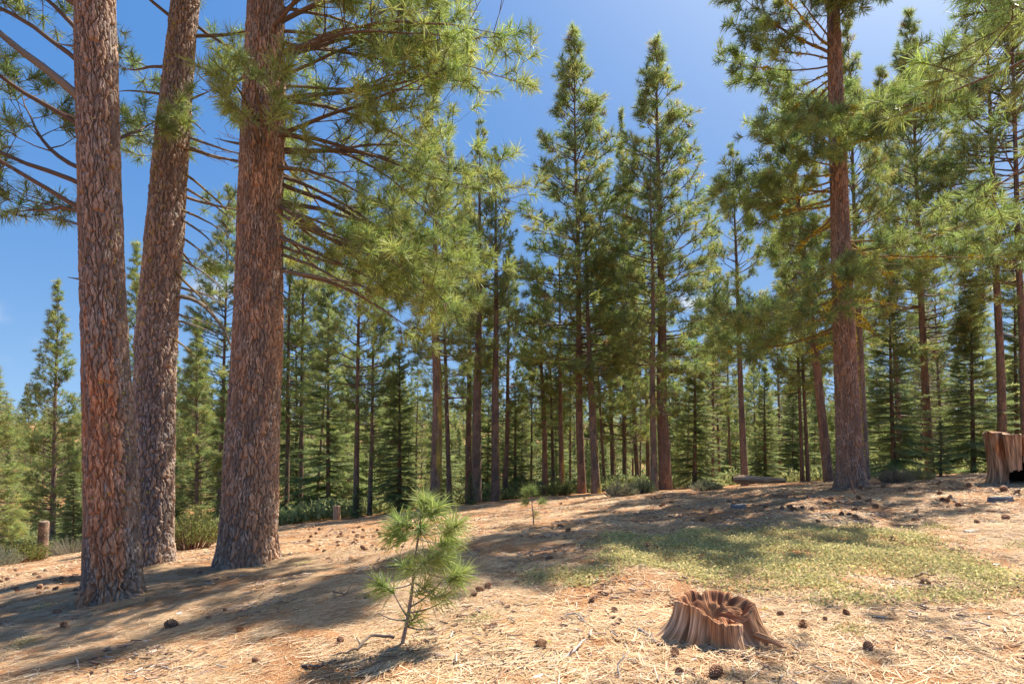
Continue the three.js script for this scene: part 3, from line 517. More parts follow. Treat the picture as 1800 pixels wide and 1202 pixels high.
{ // the forest behind
  const r = mulberry(900), placed = trees.map((t) => [(t[2] - 900) / F * t[3], t[3]]);
  const fill = (count, fir, d0, d1, pw) => {
    for (let k = 0, n = 0; k < 6000 && n < count; k++) {
      const d = d0 + (d1 - d0) * Math.pow(r(), pw), px = -160 + 2120 * r(), X = (px - 900) / F * d;
      if (placed.some(([x, z]) => Math.hypot(x - X, z - d) < (fir ? 1.3 : 1.6) + d * 0.008)) continue;
      placed.push([X, d]); n++;
      const right = sstep(1150, 1750, px), left = 1 - sstep(60, 520, px), gap = Math.exp(-Math.pow((px - 925) / 50, 2)), gy = ground(X, -d, false);
      const H = fir ? lerp(3.5, 10, r() * r()) * (1 - 0.3 * left) : (lerp(7.5, 14, r()) + 3.5 * right - 2 * left) * (1 - 0.3 * gap) * (d < 42 ? 0.8 : 1), top = HOR - (gy + H - EYE) / d * F;
      forestTree(fir ? 'F' + (r() < 0.6 ? 0 : 1) : 'P' + [2, 4, 2, 1, 4, 0][Math.floor(r() * 6)], fir ? 'young fir deep in the forest behind' : 'slender pine deep in the forest behind', px, d, px + (r() - 0.6) * 22, 600, (fir ? 0.014 * H + 0.03 : 0.2 + 0.16 * r()) / d * F, top, ['dark', 'brown', 'red', 'grey'][Math.floor(r() * 4)], { group: fir ? 'young firs of the background forest' : 'slender pines of the background forest', wide: fir ? 0.9 + 0.5 * r() : 0.85 + 0.5 * r(), dead: !fir && r() < 0.05 });
    }
  };
  fill(165, false, 31, 115, 1.15);
  fill(165, true, 27, 80, 1.4);
}

{ // the wood goes on beyond, as one mass
  const r = mulberry(950), o = new THREE.InstancedMesh(PK[4].leaf, M.needle, 520), m = new THREE.Matrix4(), q = new THREE.Quaternion();
  for (let k = 0; k < 520; k++) { const d = 112 + 170 * r(), x = (r() * 2 - 1) * d * 1.05, s = 0.55 + 0.4 * r(); q.setFromAxisAngle(V(0, 1, 0), r() * 6.28); m.compose(V(x, ground(x, -d, false) - 2.2, -d), q, V(s * 1.5, s, s * 1.5)); o.setMatrixAt(k, m); }
  o.name = 'distant_forest'; o.castShadow = o.receiveShadow = true; o.userData = { kind: 'stuff', label: 'far green wood closing the view between the trunks', category: 'forest' }; scene.add(o);
}

// ---------------------------------------------------------------- pine seedlings
function seedling(name, label, px, py, d0, hgt, lean, spec, seed, needle) {
  const r = mulberry(seed), p = onGround(px, py), t = thing(name, label, 'seedling', p.x, p.y - 0.01, p.z), S = new GB();
  const pts = []; for (let k = 0; k <= 12; k++) { const f = k / 12; pts.push(V(lean * f + Math.sin(f * 5) * 0.012 * hgt, hgt * f, Math.sin(f * 4) * 0.01)); }
  S.tube(pts, pts.map((_, k) => lerp(0.014, 0.006, k / 12) * needle.stem), 8, [0.3, 0.22, 0.17]);
  mesh('stem', S.build(), M.branch, t);
  for (const [f, dx, dy, dz, n, dead] of spec) {
    const [p0] = along(pts, f), e = p0.clone().add(V(dx, dy, dz)), mid = p0.clone().lerp(e, 0.55); mid.y -= 0.18 * Math.hypot(dx, dz);
    const c = new THREE.QuadraticBezierCurve3(p0, mid, e), q = c.getPoints(6), B = new GB();
    B.tube(q, q.map((_, k) => lerp(0.0065, 0.0035, k / 6) * needle.stem), 5, dead ? [0.2, 0.16, 0.13] : [0.42, 0.33, 0.27]);
    const b = mesh(dead ? 'bare_twig' : 'branch', B.build(), M.branch, t);
    if (n) { const N = new GB(), dir = q[6].clone().sub(q[4]).normalize(); dir.y += 0.5; dir.normalize(); tuft(N, r, q[6], dir, needle.len, n * 1.5 | 0, needle.w, mixc([0.3, 0.4, 0.09], [0.42, 0.47, 0.15], r()), 2, 1.5); mesh('needle_tuft', N.build(), M.needle, b); }
  }
  return t;
}
seedling('pine_seedling', 'small pine seedling with long bright needles in the foreground', 706, 1134, 4.3, 0.93, 0.15, [
  [1, 0.02, 0.05, 0, 130], [1, 0.1, 0.03, 0.03, 90], [0.97, -0.12, -0.04, 0.02, 100], [0.9, -0.16, -0.06, 0, 100], [0.92, 0.02, -0.02, 0.12, 90], [0.85, 0.24, 0.05, 0.02, 130], [0.82, 0.2, -0.04, -0.08, 110], [0.72, 0.14, -0.04, 0.06, 130], [0.68, 0.06, -0.04, 0.1, 90],
  [0.6, 0.3, -0.06, 0.03, 140], [0.62, 0.2, 0.0, -0.1, 100], [0.6, -0.05, 0.0, 0.02, 70], [0.48, -0.19, -0.02, 0.03, 100], [0.42, 0.08, 0.02, 0.02, 60], [0.5, 0.2, -0.1, 0.04, 60], [0.2, 0.05, 0.02, 0.02, 45],
  [0.2, -0.2, 0.06, 0.02, 0, 1], [0.22, -0.12, 0.22, 0, 0, 1], [0.16, 0.16, -0.01, 0.03, 0, 1], [0.3, 0.22, 0.18, 0.02, 0, 1], [0.26, 0.28, 0.1, -0.03, 0, 1]], 301, { len: 0.175, w: 0.005, stem: 1.05 });
seedling('pine_seedling', 'tiny pine seedling further back on the shaded slope', 938, 922, 9, 0.45, -0.03, [[1, 0, 0.1, 0, 90], [0.95, -0.08, 0.1, 0, 80], [0.9, -0.1, -0.02, 0.03, 80], [0.85, 0.16, 0.0, 0.02, 70], [0.9, 0.02, 0.16, 0, 90], [0.3, 0.02, 0.03, 0, 40]], 302, { len: 0.15, w: 0.005, stem: 0.9 });

// ---------------------------------------------------------------- stumps
{ // the rotten stump in front
  const r = mulberry(401), p = onGround(1262, 1128), t = thing('tree_stump', 'low rotten grey-brown stump with fluted sides in the foreground', 'stump', p.x, p.y - 0.03, p.z - 0.12);
  const nu = 260, nv = 56, gb = new GB();
  const cracks = [[0.35, 0.04, 0.03, 1.2], [0.8, 0.13, 0.075, 0.6], [1.5, 0.03, 0.02, 0.4], [2.1, 0.15, 0.085, -0.7], [2.55, 0.035, 0.045, -0.3], [3.5, 0.1, 0.05, 0], [4.6, 0.12, 0.05, 0.3], [5.6, 0.08, 0.05, 0.2]];
  const turn = (a) => Math.atan2(Math.sin(a), Math.cos(a));
  const rim = (th) => { const front = Math.exp(-Math.pow(turn(th - 1.35) / 0.7, 4)); return 0.275 - 0.11 * front + 0.05 * (vnoise(th / 6.2832 * 7, 1, 7, 7) - 0.5) - 0.55 * cracks.reduce((q, [a, w, d]) => q + d * Math.exp(-Math.pow(turn(th - a) / w, 2)), 0) + 0.012 * vnoise(th / 6.2832 * 60, 2, 8, 60); };
  for (let j = 0; j <= nv; j++) for (let k = 0; k <= nu; k++) {
    const th = k / nu * 6.2832, kk = k % nu, f = j / nv, R = rim(k === nu ? 0 : th), g0 = Math.min(1, f / 0.6), y0 = R * g0;
    const split = cracks.reduce((q, [a, w, d, sl]) => q + d * Math.exp(-Math.pow(turn(th - a - sl * (0.28 - y0)) / (w * (1.5 - g0 * 0.6)), 2)), 0), fl = (vnoise(kk / nu * 5, f * 0.8, 71, 5) - 0.5) * 0.07 + (vnoise(kk / nu * 40, f * 5, 72, 40) - 0.5) * 0.01 * vnoise(kk / nu * 6, f * 2, 75, 6) * 2 + (vnoise(kk / nu * 100, f * 9, 73, 100) - 0.5) * 0.006 - split;
    let rad, y;
    if (f < 0.6) { y = y0; const toe = Math.exp(-y0 * 11); rad = 0.228 + 0.13 * toe * (0.3 + 1.2 * vnoise(kk / nu * 6, 0, 74, 6)) + fl + 0.05 * Math.max(0, Math.cos(th)) * (1 - g0); }
    else { const g = (f - 0.6) / 0.4; rad = lerp(0.228 + fl, 0.0, Math.pow(g, 1.05)); const xx = Math.cos(th) * rad, zz = Math.sin(th) * rad; y = lerp(R, Math.min(R + 0.01, 0.215 - 0.3 * zz + 0.11 * (vnoise(xx * 14 + 9, zz * 14 + 9, 77) - 0.62) + 0.04 * (vnoise(xx * 45 + 9, zz * 22 + 9, 78) - 0.5)), sstep(0.03, 0.3, g)); }
    gb.v(Math.cos(th) * rad * 1.14, y, Math.sin(th) * rad * 0.92, f < 0.6 ? mixc([1.3, 1.25, 1.2], [1.25, 0.95, 0.7], sstep(0.35, 0.7, vnoise(kk / nu * 12, f * 3, 79, 12))) : mixc([0.85, 0.5, 0.34], [1.0, 0.75, 0.55], vnoise(kk / nu * 20, f * 8, 80, 20)), k / nu * 3, y * 1.2 + (f > 0.6 ? f : 0));
  }
  for (let j = 0; j < nv; j++) for (let k = 0; k < nu; k++) { const a = j * (nu + 1) + k; gb.quad(a, a + nu + 1, a + nu + 2, a + 1); }
  mesh('stump_wall', gb.build(), M.wood, t);
  for (const [x, y, z, L, az, rr] of [[-0.03, 0.085, 0.2, 0.26, 4, 0.04], [0.22, 0.1, 0.16, 0.2, -30, 0.026], [-0.24, 0.04, 0.12, 0.18, 170, 0.03]]) { const S = new GB(), pts = walk(r, V(x, y, z), dirOf(az, -8), L, 6, -0.3, 0.05); S.tube(pts, pts.map((_, k) => rr * (1 - 0.08 * k) * (k === 0 || k === 6 ? 0.4 : 1)), 10, [1.05, 0.85, 0.7], 0.3); mesh('root_slab', S.build(), M.wood, t); }
}
{ // the hollow burnt stump at the right edge
  const p = at(1785, 848, 12); p.y = ground(p.x, p.z); const t = thing('tree_stump', 'tall weathered stump with burnt black hollow at the right edge', 'stump', p.x, p.y - 0.03, p.z);
  const nu = 160, nv = 60, gb = new GB(), inn = new GB(), H = 0.98, ids = [];
  const rim = (th) => H - 0.07 * Math.cos(th - 2.9) * -1 - 0.1 * vnoise(th * 3, 1, 3) - 0.06 * vnoise(th * 9, 1, 4);
  const hole = (th, y) => { const a = th - 1.85; return y < 0.4 * Math.sqrt(Math.max(0, 1 - Math.pow(a / 0.72, 2))) + 0.16 * (vnoise(th * 5, y * 5, 5) - 0.5) + 0.07 * (vnoise(th * 16, y * 14, 6) - 0.5) - 0.01; };
  for (let j = 0; j <= nv; j++) { ids.push([]); for (let k = 0; k <= nu; k++) {
    const th = k / nu * 6.2832, kk = k % nu, f = Math.min(1, j / (nv - 6)), y = j <= nv - 6 ? f * rim(k === nu ? 0 : th) : rim(k === nu ? 0 : th) - 0.03 * (j - nv + 6) / 6, fl = vnoise(kk / nu * 7, f * 1.2, 81, 7) * 0.7 + vnoise(kk / nu * 36, f * 2, 82, 36) * 0.3;
    const rad = (0.43 + 0.09 * Math.exp(-y * 6) + (fl - 0.5) * 0.16 - 0.13 * Math.exp(-Math.pow((th - 2.55 - y * 0.1) / 0.09, 2)) - 0.12 * Math.exp(-Math.pow((th - 1.9 + y * 0.2) / 0.12, 2)) - 0.1 * Math.exp(-Math.pow((th - 1.1 - y * 0.3) / 0.1, 2))) * (j <= nv - 6 ? 1 : 1 - (j - nv + 6) / 6);
    ids[j].push([gb.v(Math.cos(th) * rad + (y - 0.3) * -0.12, y, Math.sin(th) * rad, mixc([0.85, 0.84, 0.82], [0.8, 0.58, 0.42], sstep(0.5, 0.75, vnoise(th * 3, y * 3, 6))), k / nu * 3, y), th, y]);
  } }
  for (let j = 0; j < nv; j++) for (let k = 0; k < nu; k++) { const q = [ids[j][k], ids[j + 1][k], ids[j + 1][k + 1], ids[j][k + 1]]; if (j < nv - 6 && q.every((v) => hole(v[1], v[2]))) continue; gb.quad(...q.map((v) => v[0])); }
  for (let j = 0; j <= 12; j++) for (let k = 0; k <= 40; k++) { const th = k / 40 * 6.2832, y = j / 12 * 0.6, rad = (j === 12 ? 0 : 0.3) * (1 + 0.1 * (vnoise(k % 40, j, 7, 40) - 0.5)); inn.v(Math.cos(th) * rad, y, Math.sin(th) * rad, [1, 1, 1]); }
  for (let j = 0; j < 12; j++) for (let k = 0; k < 40; k++) { if (k > 6 && k < 18 && j < 9) continue; const a = j * 41 + k; inn.quad(a, a + 41, a + 42, a + 1); }
  mesh('stump_wall', gb.build(), M.wood, t); mesh('charred_hollow', inn.build(), M.char, t);
}
function post(name, label, cat, px, py, h, rr, lean, tint, m = M.wood) {
  const p = onGround(px, py), t = thing(name, label, cat, p.x, p.y, p.z), S = new GB(), pts = [V(0, -0.12, 0), V(0, h * 0.5, 0), V(0, h * 0.97, 0), V(0, h, 0), V(0, h, 0)];
  S.tube(pts.map((q) => V(lean * q.y, q.y, 0)), [rr, rr * 0.97, rr * 0.95, rr * 0.8, 0.001], 14, tint, 0.5); mesh('shaft', S.build(), m, t); return t;
}
post('wooden_stake', 'short pinkish wooden stake beside the lichen-limbed pine', 'stake', 1503, 870, 0.28, 0.016, -0.22, [1.3, 1.0, 0.95]);
post('broken_snag', 'short broken grey snag beside the lone far-left pine', 'snag', 73, 985, 1.05, 0.13, 0.05, [0.8, 0.72, 0.66], M.bark);
post('broken_snag', 'pale knee-high snag among the shaded firs', 'snag', 592, 914, 0.5, 0.13, 0, [1.2, 1.15, 1.1]);
{ const r = mulberry(411), p = onGround(1322, 862), t = thing('fallen_log', 'weathered grey log lying behind the crest beside the dark trunk', 'log', p.x, p.y + 0.08, p.z - 1.2), S = new GB(), pts = walk(r, V(0, 0.06, 0), V(1, -0.03, 0.05), 1.25, 8, 0, 0.02); S.tube(pts, pts.map((_, k) => k === 0 ? 0.06 : 0.12 - 0.008 * k), 12, [1.1, 1.05, 1], 0.8); mesh('log_trunk', S.build(), M.wood, t); }

// ---------------------------------------------------------------- shrubs
function shrub(name, label, px, py, d, w, h, seed, o) {
  const r = mulberry(seed), X = (px - 900) / F * d, p = d ? V(X, ground(X, -d), -d) : onGround(px, py), t = thing(name, label, 'shrub', p.x, p.y - 0.02, p.z), W = new GB(), N = new GB();
  for (let k = 0; k < o.stems; k++) {
    const a = r() * 6.28, s = Math.sqrt(r()), e = V(Math.cos(a) * s * w / 2, h * (1 - 0.55 * s * s) * (0.65 + 0.45 * r()), Math.sin(a) * s * w * 0.36), b = V(e.x * 0.4, 0, e.z * 0.4), m = b.clone().lerp(e, 0.5).add(V(e.x * 0.1, -0.03, 0));
    const q = new THREE.QuadraticBezierCurve3(b, m, e).getPoints(4); W.tube(q, [0.007, 0.006, 0.005, 0.004, 0.002], 3, jit(r, o.wood, 0.4));
    for (let l = 0; l < o.leaves; l++) { const [c0] = along(q, o.from + (1 - o.from) * r()), c = c0.addScaledVector(rdir(r), o.spread * r()), u = rdir(r); u.y = u.y * 0.5 + o.up; u.normalize(); const sd = V().crossVectors(u, rdir(r)).normalize().multiplyScalar(o.size * o.aspect), tip = c.clone().addScaledVector(u, o.size * (1.4 + r())), mp = c.clone().addScaledVector(u, o.size * 0.8), col = jit(r, mixc(o.c0, o.c1, r()), 0.4);
      N.quad(N.v(c.x, c.y, c.z, col), N.v(mp.x + sd.x, mp.y + sd.y, mp.z + sd.z, col), N.v(tip.x, tip.y, tip.z, col), N.v(mp.x - sd.x, mp.y - sd.y, mp.z - sd.z, col)); }
  }
  mesh('stems', W.build(), M.branch, t, { kind: 'stuff' }); mesh('foliage', N.build(), M.leaf, t, { kind: 'stuff' });
}
const sage = { stems: 190, leaves: 20, wood: [0.24, 0.19, 0.15], from: 0.4, spread: 0.03, up: 0.9, size: 0.018, aspect: 0.3, c0: [0.2, 0.21, 0.13], c1: [0.3, 0.3, 0.15] };
const manz = { stems: 160, leaves: 26, wood: [0.24, 0.1, 0.06], from: 0.35, spread: 0.06, up: 0.6, size: 0.022, aspect: 0.5, c0: [0.14, 0.2, 0.05], c1: [0.28, 0.3, 0.08] };
shrub('sagebrush', 'grey-green sagebrush on the crest before the slim trunks, left of a pair', 1092, 874, 15, 0.95, 0.42, 501, sage);
shrub('sagebrush', 'greener sagebrush on the crest touching the paired central trunks', 1130, 870, 15.6, 0.8, 0.44, 502, { ...sage, c0: [0.2, 0.25, 0.1], c1: [0.3, 0.34, 0.12] });
shrub('sagebrush', 'low dry sagebrush between the young fir and the lone dark trunk', 1240, 864, 15.5, 1.0, 0.28, 503, sage);
shrub('sagebrush', 'dry brown sagebrush right of the lichen-limbed pine', 1575, 850, 13.4, 0.85, 0.34, 504, { ...sage, c0: [0.24, 0.2, 0.13], c1: [0.3, 0.25, 0.16] });
shrub('sagebrush', 'yellow-green sagebrush in front of the right firs', 1612, 848, 14, 0.8, 0.36, 505, { ...sage, c0: [0.22, 0.26, 0.09], c1: [0.34, 0.34, 0.12] });
shrub('manzanita_bush', 'bright yellow-green bush between the leaning trunk and the third trunk', 335, 965, 13, 1.35, 0.95, 506, manz);
shrub('manzanita_bush', 'low bright bush at the far left edge of the slope', 28, 1000, 16, 1.7, 0.75, 507, manz);
shrub('sagebrush', 'pale grey brush below the bush at the left edge', -10, 1010, 14, 1.3, 0.5, 508, { ...sage, c0: [0.26, 0.29, 0.2], c1: [0.34, 0.36, 0.22] });
shrub('sagebrush', 'pale brush behind the nearest trunk at the left', 125, 985, 19, 2.0, 0.55, 509, sage);
shrub('green_undergrowth', 'leafy undergrowth at the foot of the golden-mossed trunk', 985, 880, 23, 1.3, 0.7, 510, { ...manz, c0: [0.12, 0.19, 0.05], c1: [0.24, 0.28, 0.08] });
shrub('sagebrush', 'grass-green brush in the shade beneath the dark firs', 560, 920, 27, 2.6, 0.5, 511, sage);

// ---------------------------------------------------------------- litter on the ground
const NC = [[0.62, 0.42, 0.23], [0.5, 0.3, 0.145], [0.74, 0.57, 0.38], [0.42, 0.22, 0.1], [0.26, 0.15, 0.1], [0.56, 0.43, 0.31]];
function litterPatch(seed, n, size, w, bias) {
  const r = mulberry(seed), gb = new GB();
  for (let k = 0; k < n; k++) {
    const a = bias ? (r() + r() + r() - 1.5) * 1.3 : r() * 6.28, L = 0.09 + 0.11 * r(), x = (r() - 0.5) * size, z = (r() - 0.5) * size, y = 0.001 + 0.02 * r() * r(), dy = (r() - 0.45) * 0.03, c = jit(r, NC[Math.floor(r() * r() * 6)], 0.5), cu = (r() - 0.5) * 0.03, ww = w * (0.7 + 0.7 * r()) / 2;
    const ux = Math.cos(a), uz = Math.sin(a), P = (t, s) => gb.v(x + ux * (t - 0.5) * L - uz * (s * ww + cu * Math.sin(t * 3.14)), Math.max(0.0005, y + dy * (t - 0.3)) + (s ? 0 : 0.002), z + uz * (t - 0.5) * L + ux * (s * ww + cu * Math.sin(t * 3.14)), c);
    const a0 = P(0, -1), a1 = P(0, 1), b0 = P(0.5, -1.2), b1 = P(0.5, 1.2), e = P(1, 0); gb.quad(a0, a1, b1, b0); gb.tri(b0, b1, e);
  }
  return gb.build();
}
function upTo(x, z) { const e = 0.2, n = V(ground(x - e, z, false) - ground(x + e, z, false), 2 * e, ground(x, z - e, false) - ground(x, z + e, false)).normalize(); return new THREE.Quaternion().setFromUnitVectors(V(0, 1, 0), n); }
function scatter(name, geo, mat, spots, label, cat) {
  const o = new THREE.InstancedMesh(geo, mat, spots.length), m = new THREE.Matrix4(), q = new THREE.Quaternion(), c = new THREE.Color();
  spots.forEach(([x, z, rot, s, dy, k], i) => { q.setFromAxisAngle(V(0, 1, 0), rot).premultiply(upTo(x, z)); m.compose(V(x, ground(x, z) + dy, z), q, V(s, s, s)); o.setMatrixAt(i, m); o.setColorAt(i, c.setRGB(k, k, k)); });
  o.name = numbered(name); o.receiveShadow = o.castShadow = true; o.userData = { kind: 'stuff', label, category: cat }; scene.add(o);
}
{
  const r = mulberry(601), near = [[], []], far = [];
  for (let k = 0; k < 4200; k++) { const d = Math.sqrt(lerp(2.6 * 2.6, 9.5 * 9.5, r())), x = (r() * 2 - 1) * d * 1.05, g = greenness(x, -d); if (r() < g * 0.75 || r() < sstep(0.46, 0.64, fbm(x * 1.3 + 40, -d * 1.3, 63, 5)) * 0.8) continue; const left = x < 0.4 + (r() - 0.5) * 2; near[left ? 0 : 1].push([x, -d, left ? 0.55 + (r() - 0.5) * 0.9 : r() * 6.28, 0.85 + 0.4 * r(), -0.004, 0.8 + 0.4 * r()]); }
  for (let k = 0; k < 2600; k++) { const d = Math.sqrt(lerp(9 * 9, 20 * 20, r())), x = (r() * 2 - 1) * d * 0.95; if (r() < greenness(x, -d) * 0.7) continue; far.push([x, -d, r() * 6.28, 0.9 + 0.5 * r(), -0.002, 0.75 + 0.45 * r()]); }
  scatter('pine_needle_litter', litterPatch(602, 130, 0.46, 0.0034, true), M.dry, near[0], 'combed tan pine needles on the left slope', 'needle litter');
  scatter('pine_needle_litter', litterPatch(603, 130, 0.46, 0.0036, false), M.dry, near[1], 'tangled pale pine needles on the right foreground', 'needle litter');
  scatter('pine_needle_litter', litterPatch(604, 70, 0.6, 0.008, false), M.dry, far, 'pine needle litter on the ground further back', 'needle litter');
  const br = new GB(), rb = mulberry(607);             // brush on the forest floor beyond the crest
  for (let k = 0; k < 150; k++) { const a = rb() * 6.28, q = Math.sqrt(rb()), h = 0.5 * (1 - q * q * 0.6) * (0.3 + 0.7 * rb()), p = V(Math.cos(a) * q * 0.7, h, Math.sin(a) * q * 0.7), u = rdir(rb); u.y = Math.abs(u.y) + 0.3; u.normalize(); const s = V().crossVectors(u, rdir(rb)).normalize().multiplyScalar(0.035), L = 0.1 + 0.1 * rb(), c = jit(rb, mixc([0.2, 0.25, 0.09], [0.4, 0.4, 0.17], rb()), 0.4); br.tri(br.v(p.x - s.x, p.y - s.y, p.z - s.z, c), br.v(p.x + s.x, p.y + s.y, p.z + s.z, c), br.v(p.x + u.x * L, p.y + u.y * L, p.z + u.z * L, c)); }
  const bs = []; for (let k = 0; k < 6500; k++) { const d = 23 + 140 * Math.pow(r(), 1.7), x = (r() * 2 - 1) * d * 1.0; if (fbm(x * 0.25, d * 0.25, 66, 3) < 0.42 || (d < 27 && x > -6)) continue; bs.push([x, -d, r() * 6.28, (0.7 + 0.9 * r()) * (d > 60 ? 2.2 : 1.1), -0.05, 0.75 + 0.5 * r()]); }
  scatter('forest_undergrowth', br.build(), M.leaf, bs, 'low green brush on the forest floor among the far trunks', 'undergrowth');
  const twig = new GB(), rt = mulberry(605);           // crumbs of bark and twig
  for (let k = 0; k < 26; k++) { const x = (rt() - 0.5) * 0.5, z = (rt() - 0.5) * 0.5, a = rt() * 6.28, L = 0.02 + 0.07 * rt(), h = 0.003 + 0.006 * rt(), p = V(x, h, z), e = V(x + Math.cos(a) * L, h + 0.012 * rt(), z + Math.sin(a) * L), rr = 0.0025 + 0.006 * rt() * rt(); twig.tube([p, e], [rr, rr * 0.7], 4, jit(rt, rt() < 0.25 ? [0.4, 0.31, 0.24] : [0.2, 0.12, 0.08], 0.6)); }
  const spots = []; for (let k = 0; k < 900; k++) { const d = Math.sqrt(lerp(2.8 * 2.8, 14 * 14, r())), x = (r() * 2 - 1) * d * 1.0; if (r() > 0.35 + 0.6 * sstep(-2, 2, x)) continue; spots.push([x, -d, r() * 6.28, 0.8 + 0.7 * r(), 0, 0.8 + 0.5 * r()]); }
  scatter('bark_crumbs', twig.build(), M.dry, spots, 'crumbs of bark and twigs strewn over the litter', 'litter');
  const mat = new GB(), rm = mulberry(606);            // the low green mat of leaves
  for (let k = 0; k < 44; k++) { const x = (rm() - 0.5) * 0.3, z = (rm() - 0.5) * 0.3, y = 0.005 + 0.035 * rm(), u = rdir(rm); u.y = Math.abs(u.y) * 0.7 + 0.1; u.normalize(); const s = V().crossVectors(u, rdir(rm)).normalize().multiplyScalar(0.005 + 0.003 * rm()), L = 0.018 + 0.016 * rm(), c = jit(rm, mixc([0.33, 0.34, 0.12], [0.66, 0.58, 0.3], rm()), 0.5); mat.quad(mat.v(x, y, z, c), mat.v(x + u.x * L * 0.5 + s.x, y + u.y * L * 0.5 + s.y, z + u.z * L * 0.5 + s.z, c), mat.v(x + u.x * L, y + u.y * L, z + u.z * L, c), mat.v(x + u.x * L * 0.5 - s.x, y + u.y * L * 0.5 - s.y, z + u.z * L * 0.5 - s.z, c)); }
  const ms = []; for (let k = 0; k < 9000 && ms.length < 1150; k++) { const x = -0.3 + 7.2 * r(), z = -4.9 - 5 * r(); if (r() > greenness(x, z) * 1.1) continue; ms.push([x, z, r() * 6.28, 0.8 + 0.6 * r(), 0, 0.75 + 0.5 * r()]); }
  for (const [px, py] of [[36, 1135], [845, 1092], [960, 1010], [985, 1003], [530, 992], [75, 1070], [1500, 1110]]) { const p = onGround(px, py); for (let k = 0; k < 6; k++) ms.push([p.x + (r() - 0.5) * 0.15, p.z + (r() - 0.5) * 0.15, r() * 6.28, 0.6 + 0.3 * r(), 0, 1]); }
  scatter('leafy_ground_cover', mat.build(), M.leaf, ms, 'low pale green leafy mat covering the ground right of centre', 'ground cover');
}
// ---------------------------------------------------------------- cones
function coneGeo(seed, open) {
  const r = mulberry(seed), gb = new GB(), n = 78;
  for (let k = 0; k < n; k++) {
    const f = k / n, a = k * 2.39996, rad = 0.5 * Math.pow(Math.sin(Math.PI * Math.min(0.98, 0.12 + f * 0.86)), 0.7), x0 = f - 0.5, c = jit(r, mixc([0.28, 0.13, 0.07], [0.48, 0.29, 0.17], r()), 0.4), P = (t, w, rr) => { const q = a + w; return gb.v(x0 * 1.25 + t, Math.cos(q) * rr, Math.sin(q) * rr, c); };
    const w = 0.34 / Math.max(0.4, rad * 2); const a0 = P(0.02, -w * 0.5, rad * 0.3), a1 = P(0.02, w * 0.5, rad * 0.3), b0 = P(-0.1 * open, -w, rad * 0.92), b1 = P(-0.1 * open, w, rad * 0.92), e = P(-0.16 * open, 0, rad * 1.1), d0 = P(-0.05 * open, 0, rad * 0.98); gb.quad(a0, a1, b1, b0); gb.tri(b0, b1, e); gb.tri(b1, d0, e); gb.tri(d0, b0, e);
  }
  return gb.build();
}
const CG = [coneGeo(701, 1), coneGeo(702, 0.7)];
function cone(x, z, s, label, seed, group) { const r = mulberry(seed), o = mesh('pine_cone', CG[seed % 2], M.dry, scene, { label, category: 'pine cone' }); if (group) o.userData.group = group; s *= 0.88; o.scale.setScalar(s); o.position.set(x, ground(x, z) + s * 0.36, z); o.rotation.set(r() * 6.28, r() * 6.28, (r() - 0.5) * 0.5); }
let cs = 710;
for (const [px, py, s, label] of [[303, 1103, 0.105, 'large open brown pine cone on the sunny needles left of the seedling'], [449, 1166, 0.06, 'grey pine cone near the bottom left of the needle slope'], [757, 1113, 0.055, 'small dark pine cone just right of the seedling stem'], [1257, 1190, 0.085, 'glossy red-brown pine cone at the bottom edge before the stump'], [1195, 1187, 0.06, 'small dark cone at the bottom edge left of the red-brown one'],
  [1412, 1104, 0.075, 'dark pine cone right of the foreground stump'], [1527, 1148, 0.075, 'flattened dark cone low on the right foreground'], [950, 1138, 0.075, 'dark cone beside the pale forked stick'], [646, 1052, 0.06, 'dark cone in the shade left of the seedling'], [420, 1110, 0.055, 'grey cone right of the large open brown cone'], [1630, 1030, 0.08, 'brown cone in twigs at the edge of the green mat'], [1768, 915, 0.11, 'large brown cone in the shade near the right edge']])
  { const p = onGround(px, py); cone(p.x, p.z, s, label, cs++); }
const G1 = 'cones scattered over the needle slope';
for (const [px, py, s] of [[806, 1089, 0.055], [832, 1087, 0.05], [854, 1111, 0.055], [866, 1104, 0.06], [842, 1040, 0.07], [834, 1049, 0.06], [857, 1034, 0.07], [909, 1030, 0.06], [1040, 1060, 0.06], [1080, 1078, 0.06], [598, 1131, 0.06], [1188, 1152, 0.06], [1373, 1084, 0.06], [1451, 1093, 0.05], [1487, 1081, 0.06], [577, 985, 0.07], [615, 985, 0.07], [352, 1010, 0.07], [110, 1102, 0.07], [100, 1082, 0.09], [365, 1090, 0.05], [395, 1075, 0.05],
  [1347, 893, 0.08], [1375, 896, 0.08], [1388, 894, 0.1], [1396, 899, 0.1], [1412, 894, 0.07], [1462, 879, 0.09], [1512, 861, 0.11], [1527, 883, 0.09], [1541, 893, 0.1], [1501, 892, 0.08], [1554, 857, 0.1], [1650, 852, 0.1], [1653, 870, 0.1], [1703, 856, 0.1], [1763, 863, 0.12], [1790, 869, 0.12], [1687, 892, 0.09], [1720, 922, 0.08], [1480, 907, 0.09], [1250, 899, 0.09], [1290, 889, 0.08], [1180, 886, 0.08], [1600, 862, 0.08], [1440, 920, 0.07], [1610, 902, 0.07], [1690, 968, 0.07], [1230, 985, 0.06]]) { const p = onGround(px, py); cone(p.x, p.z, s, 'small brown pine cone lying on the needle litter', cs++, G1); }
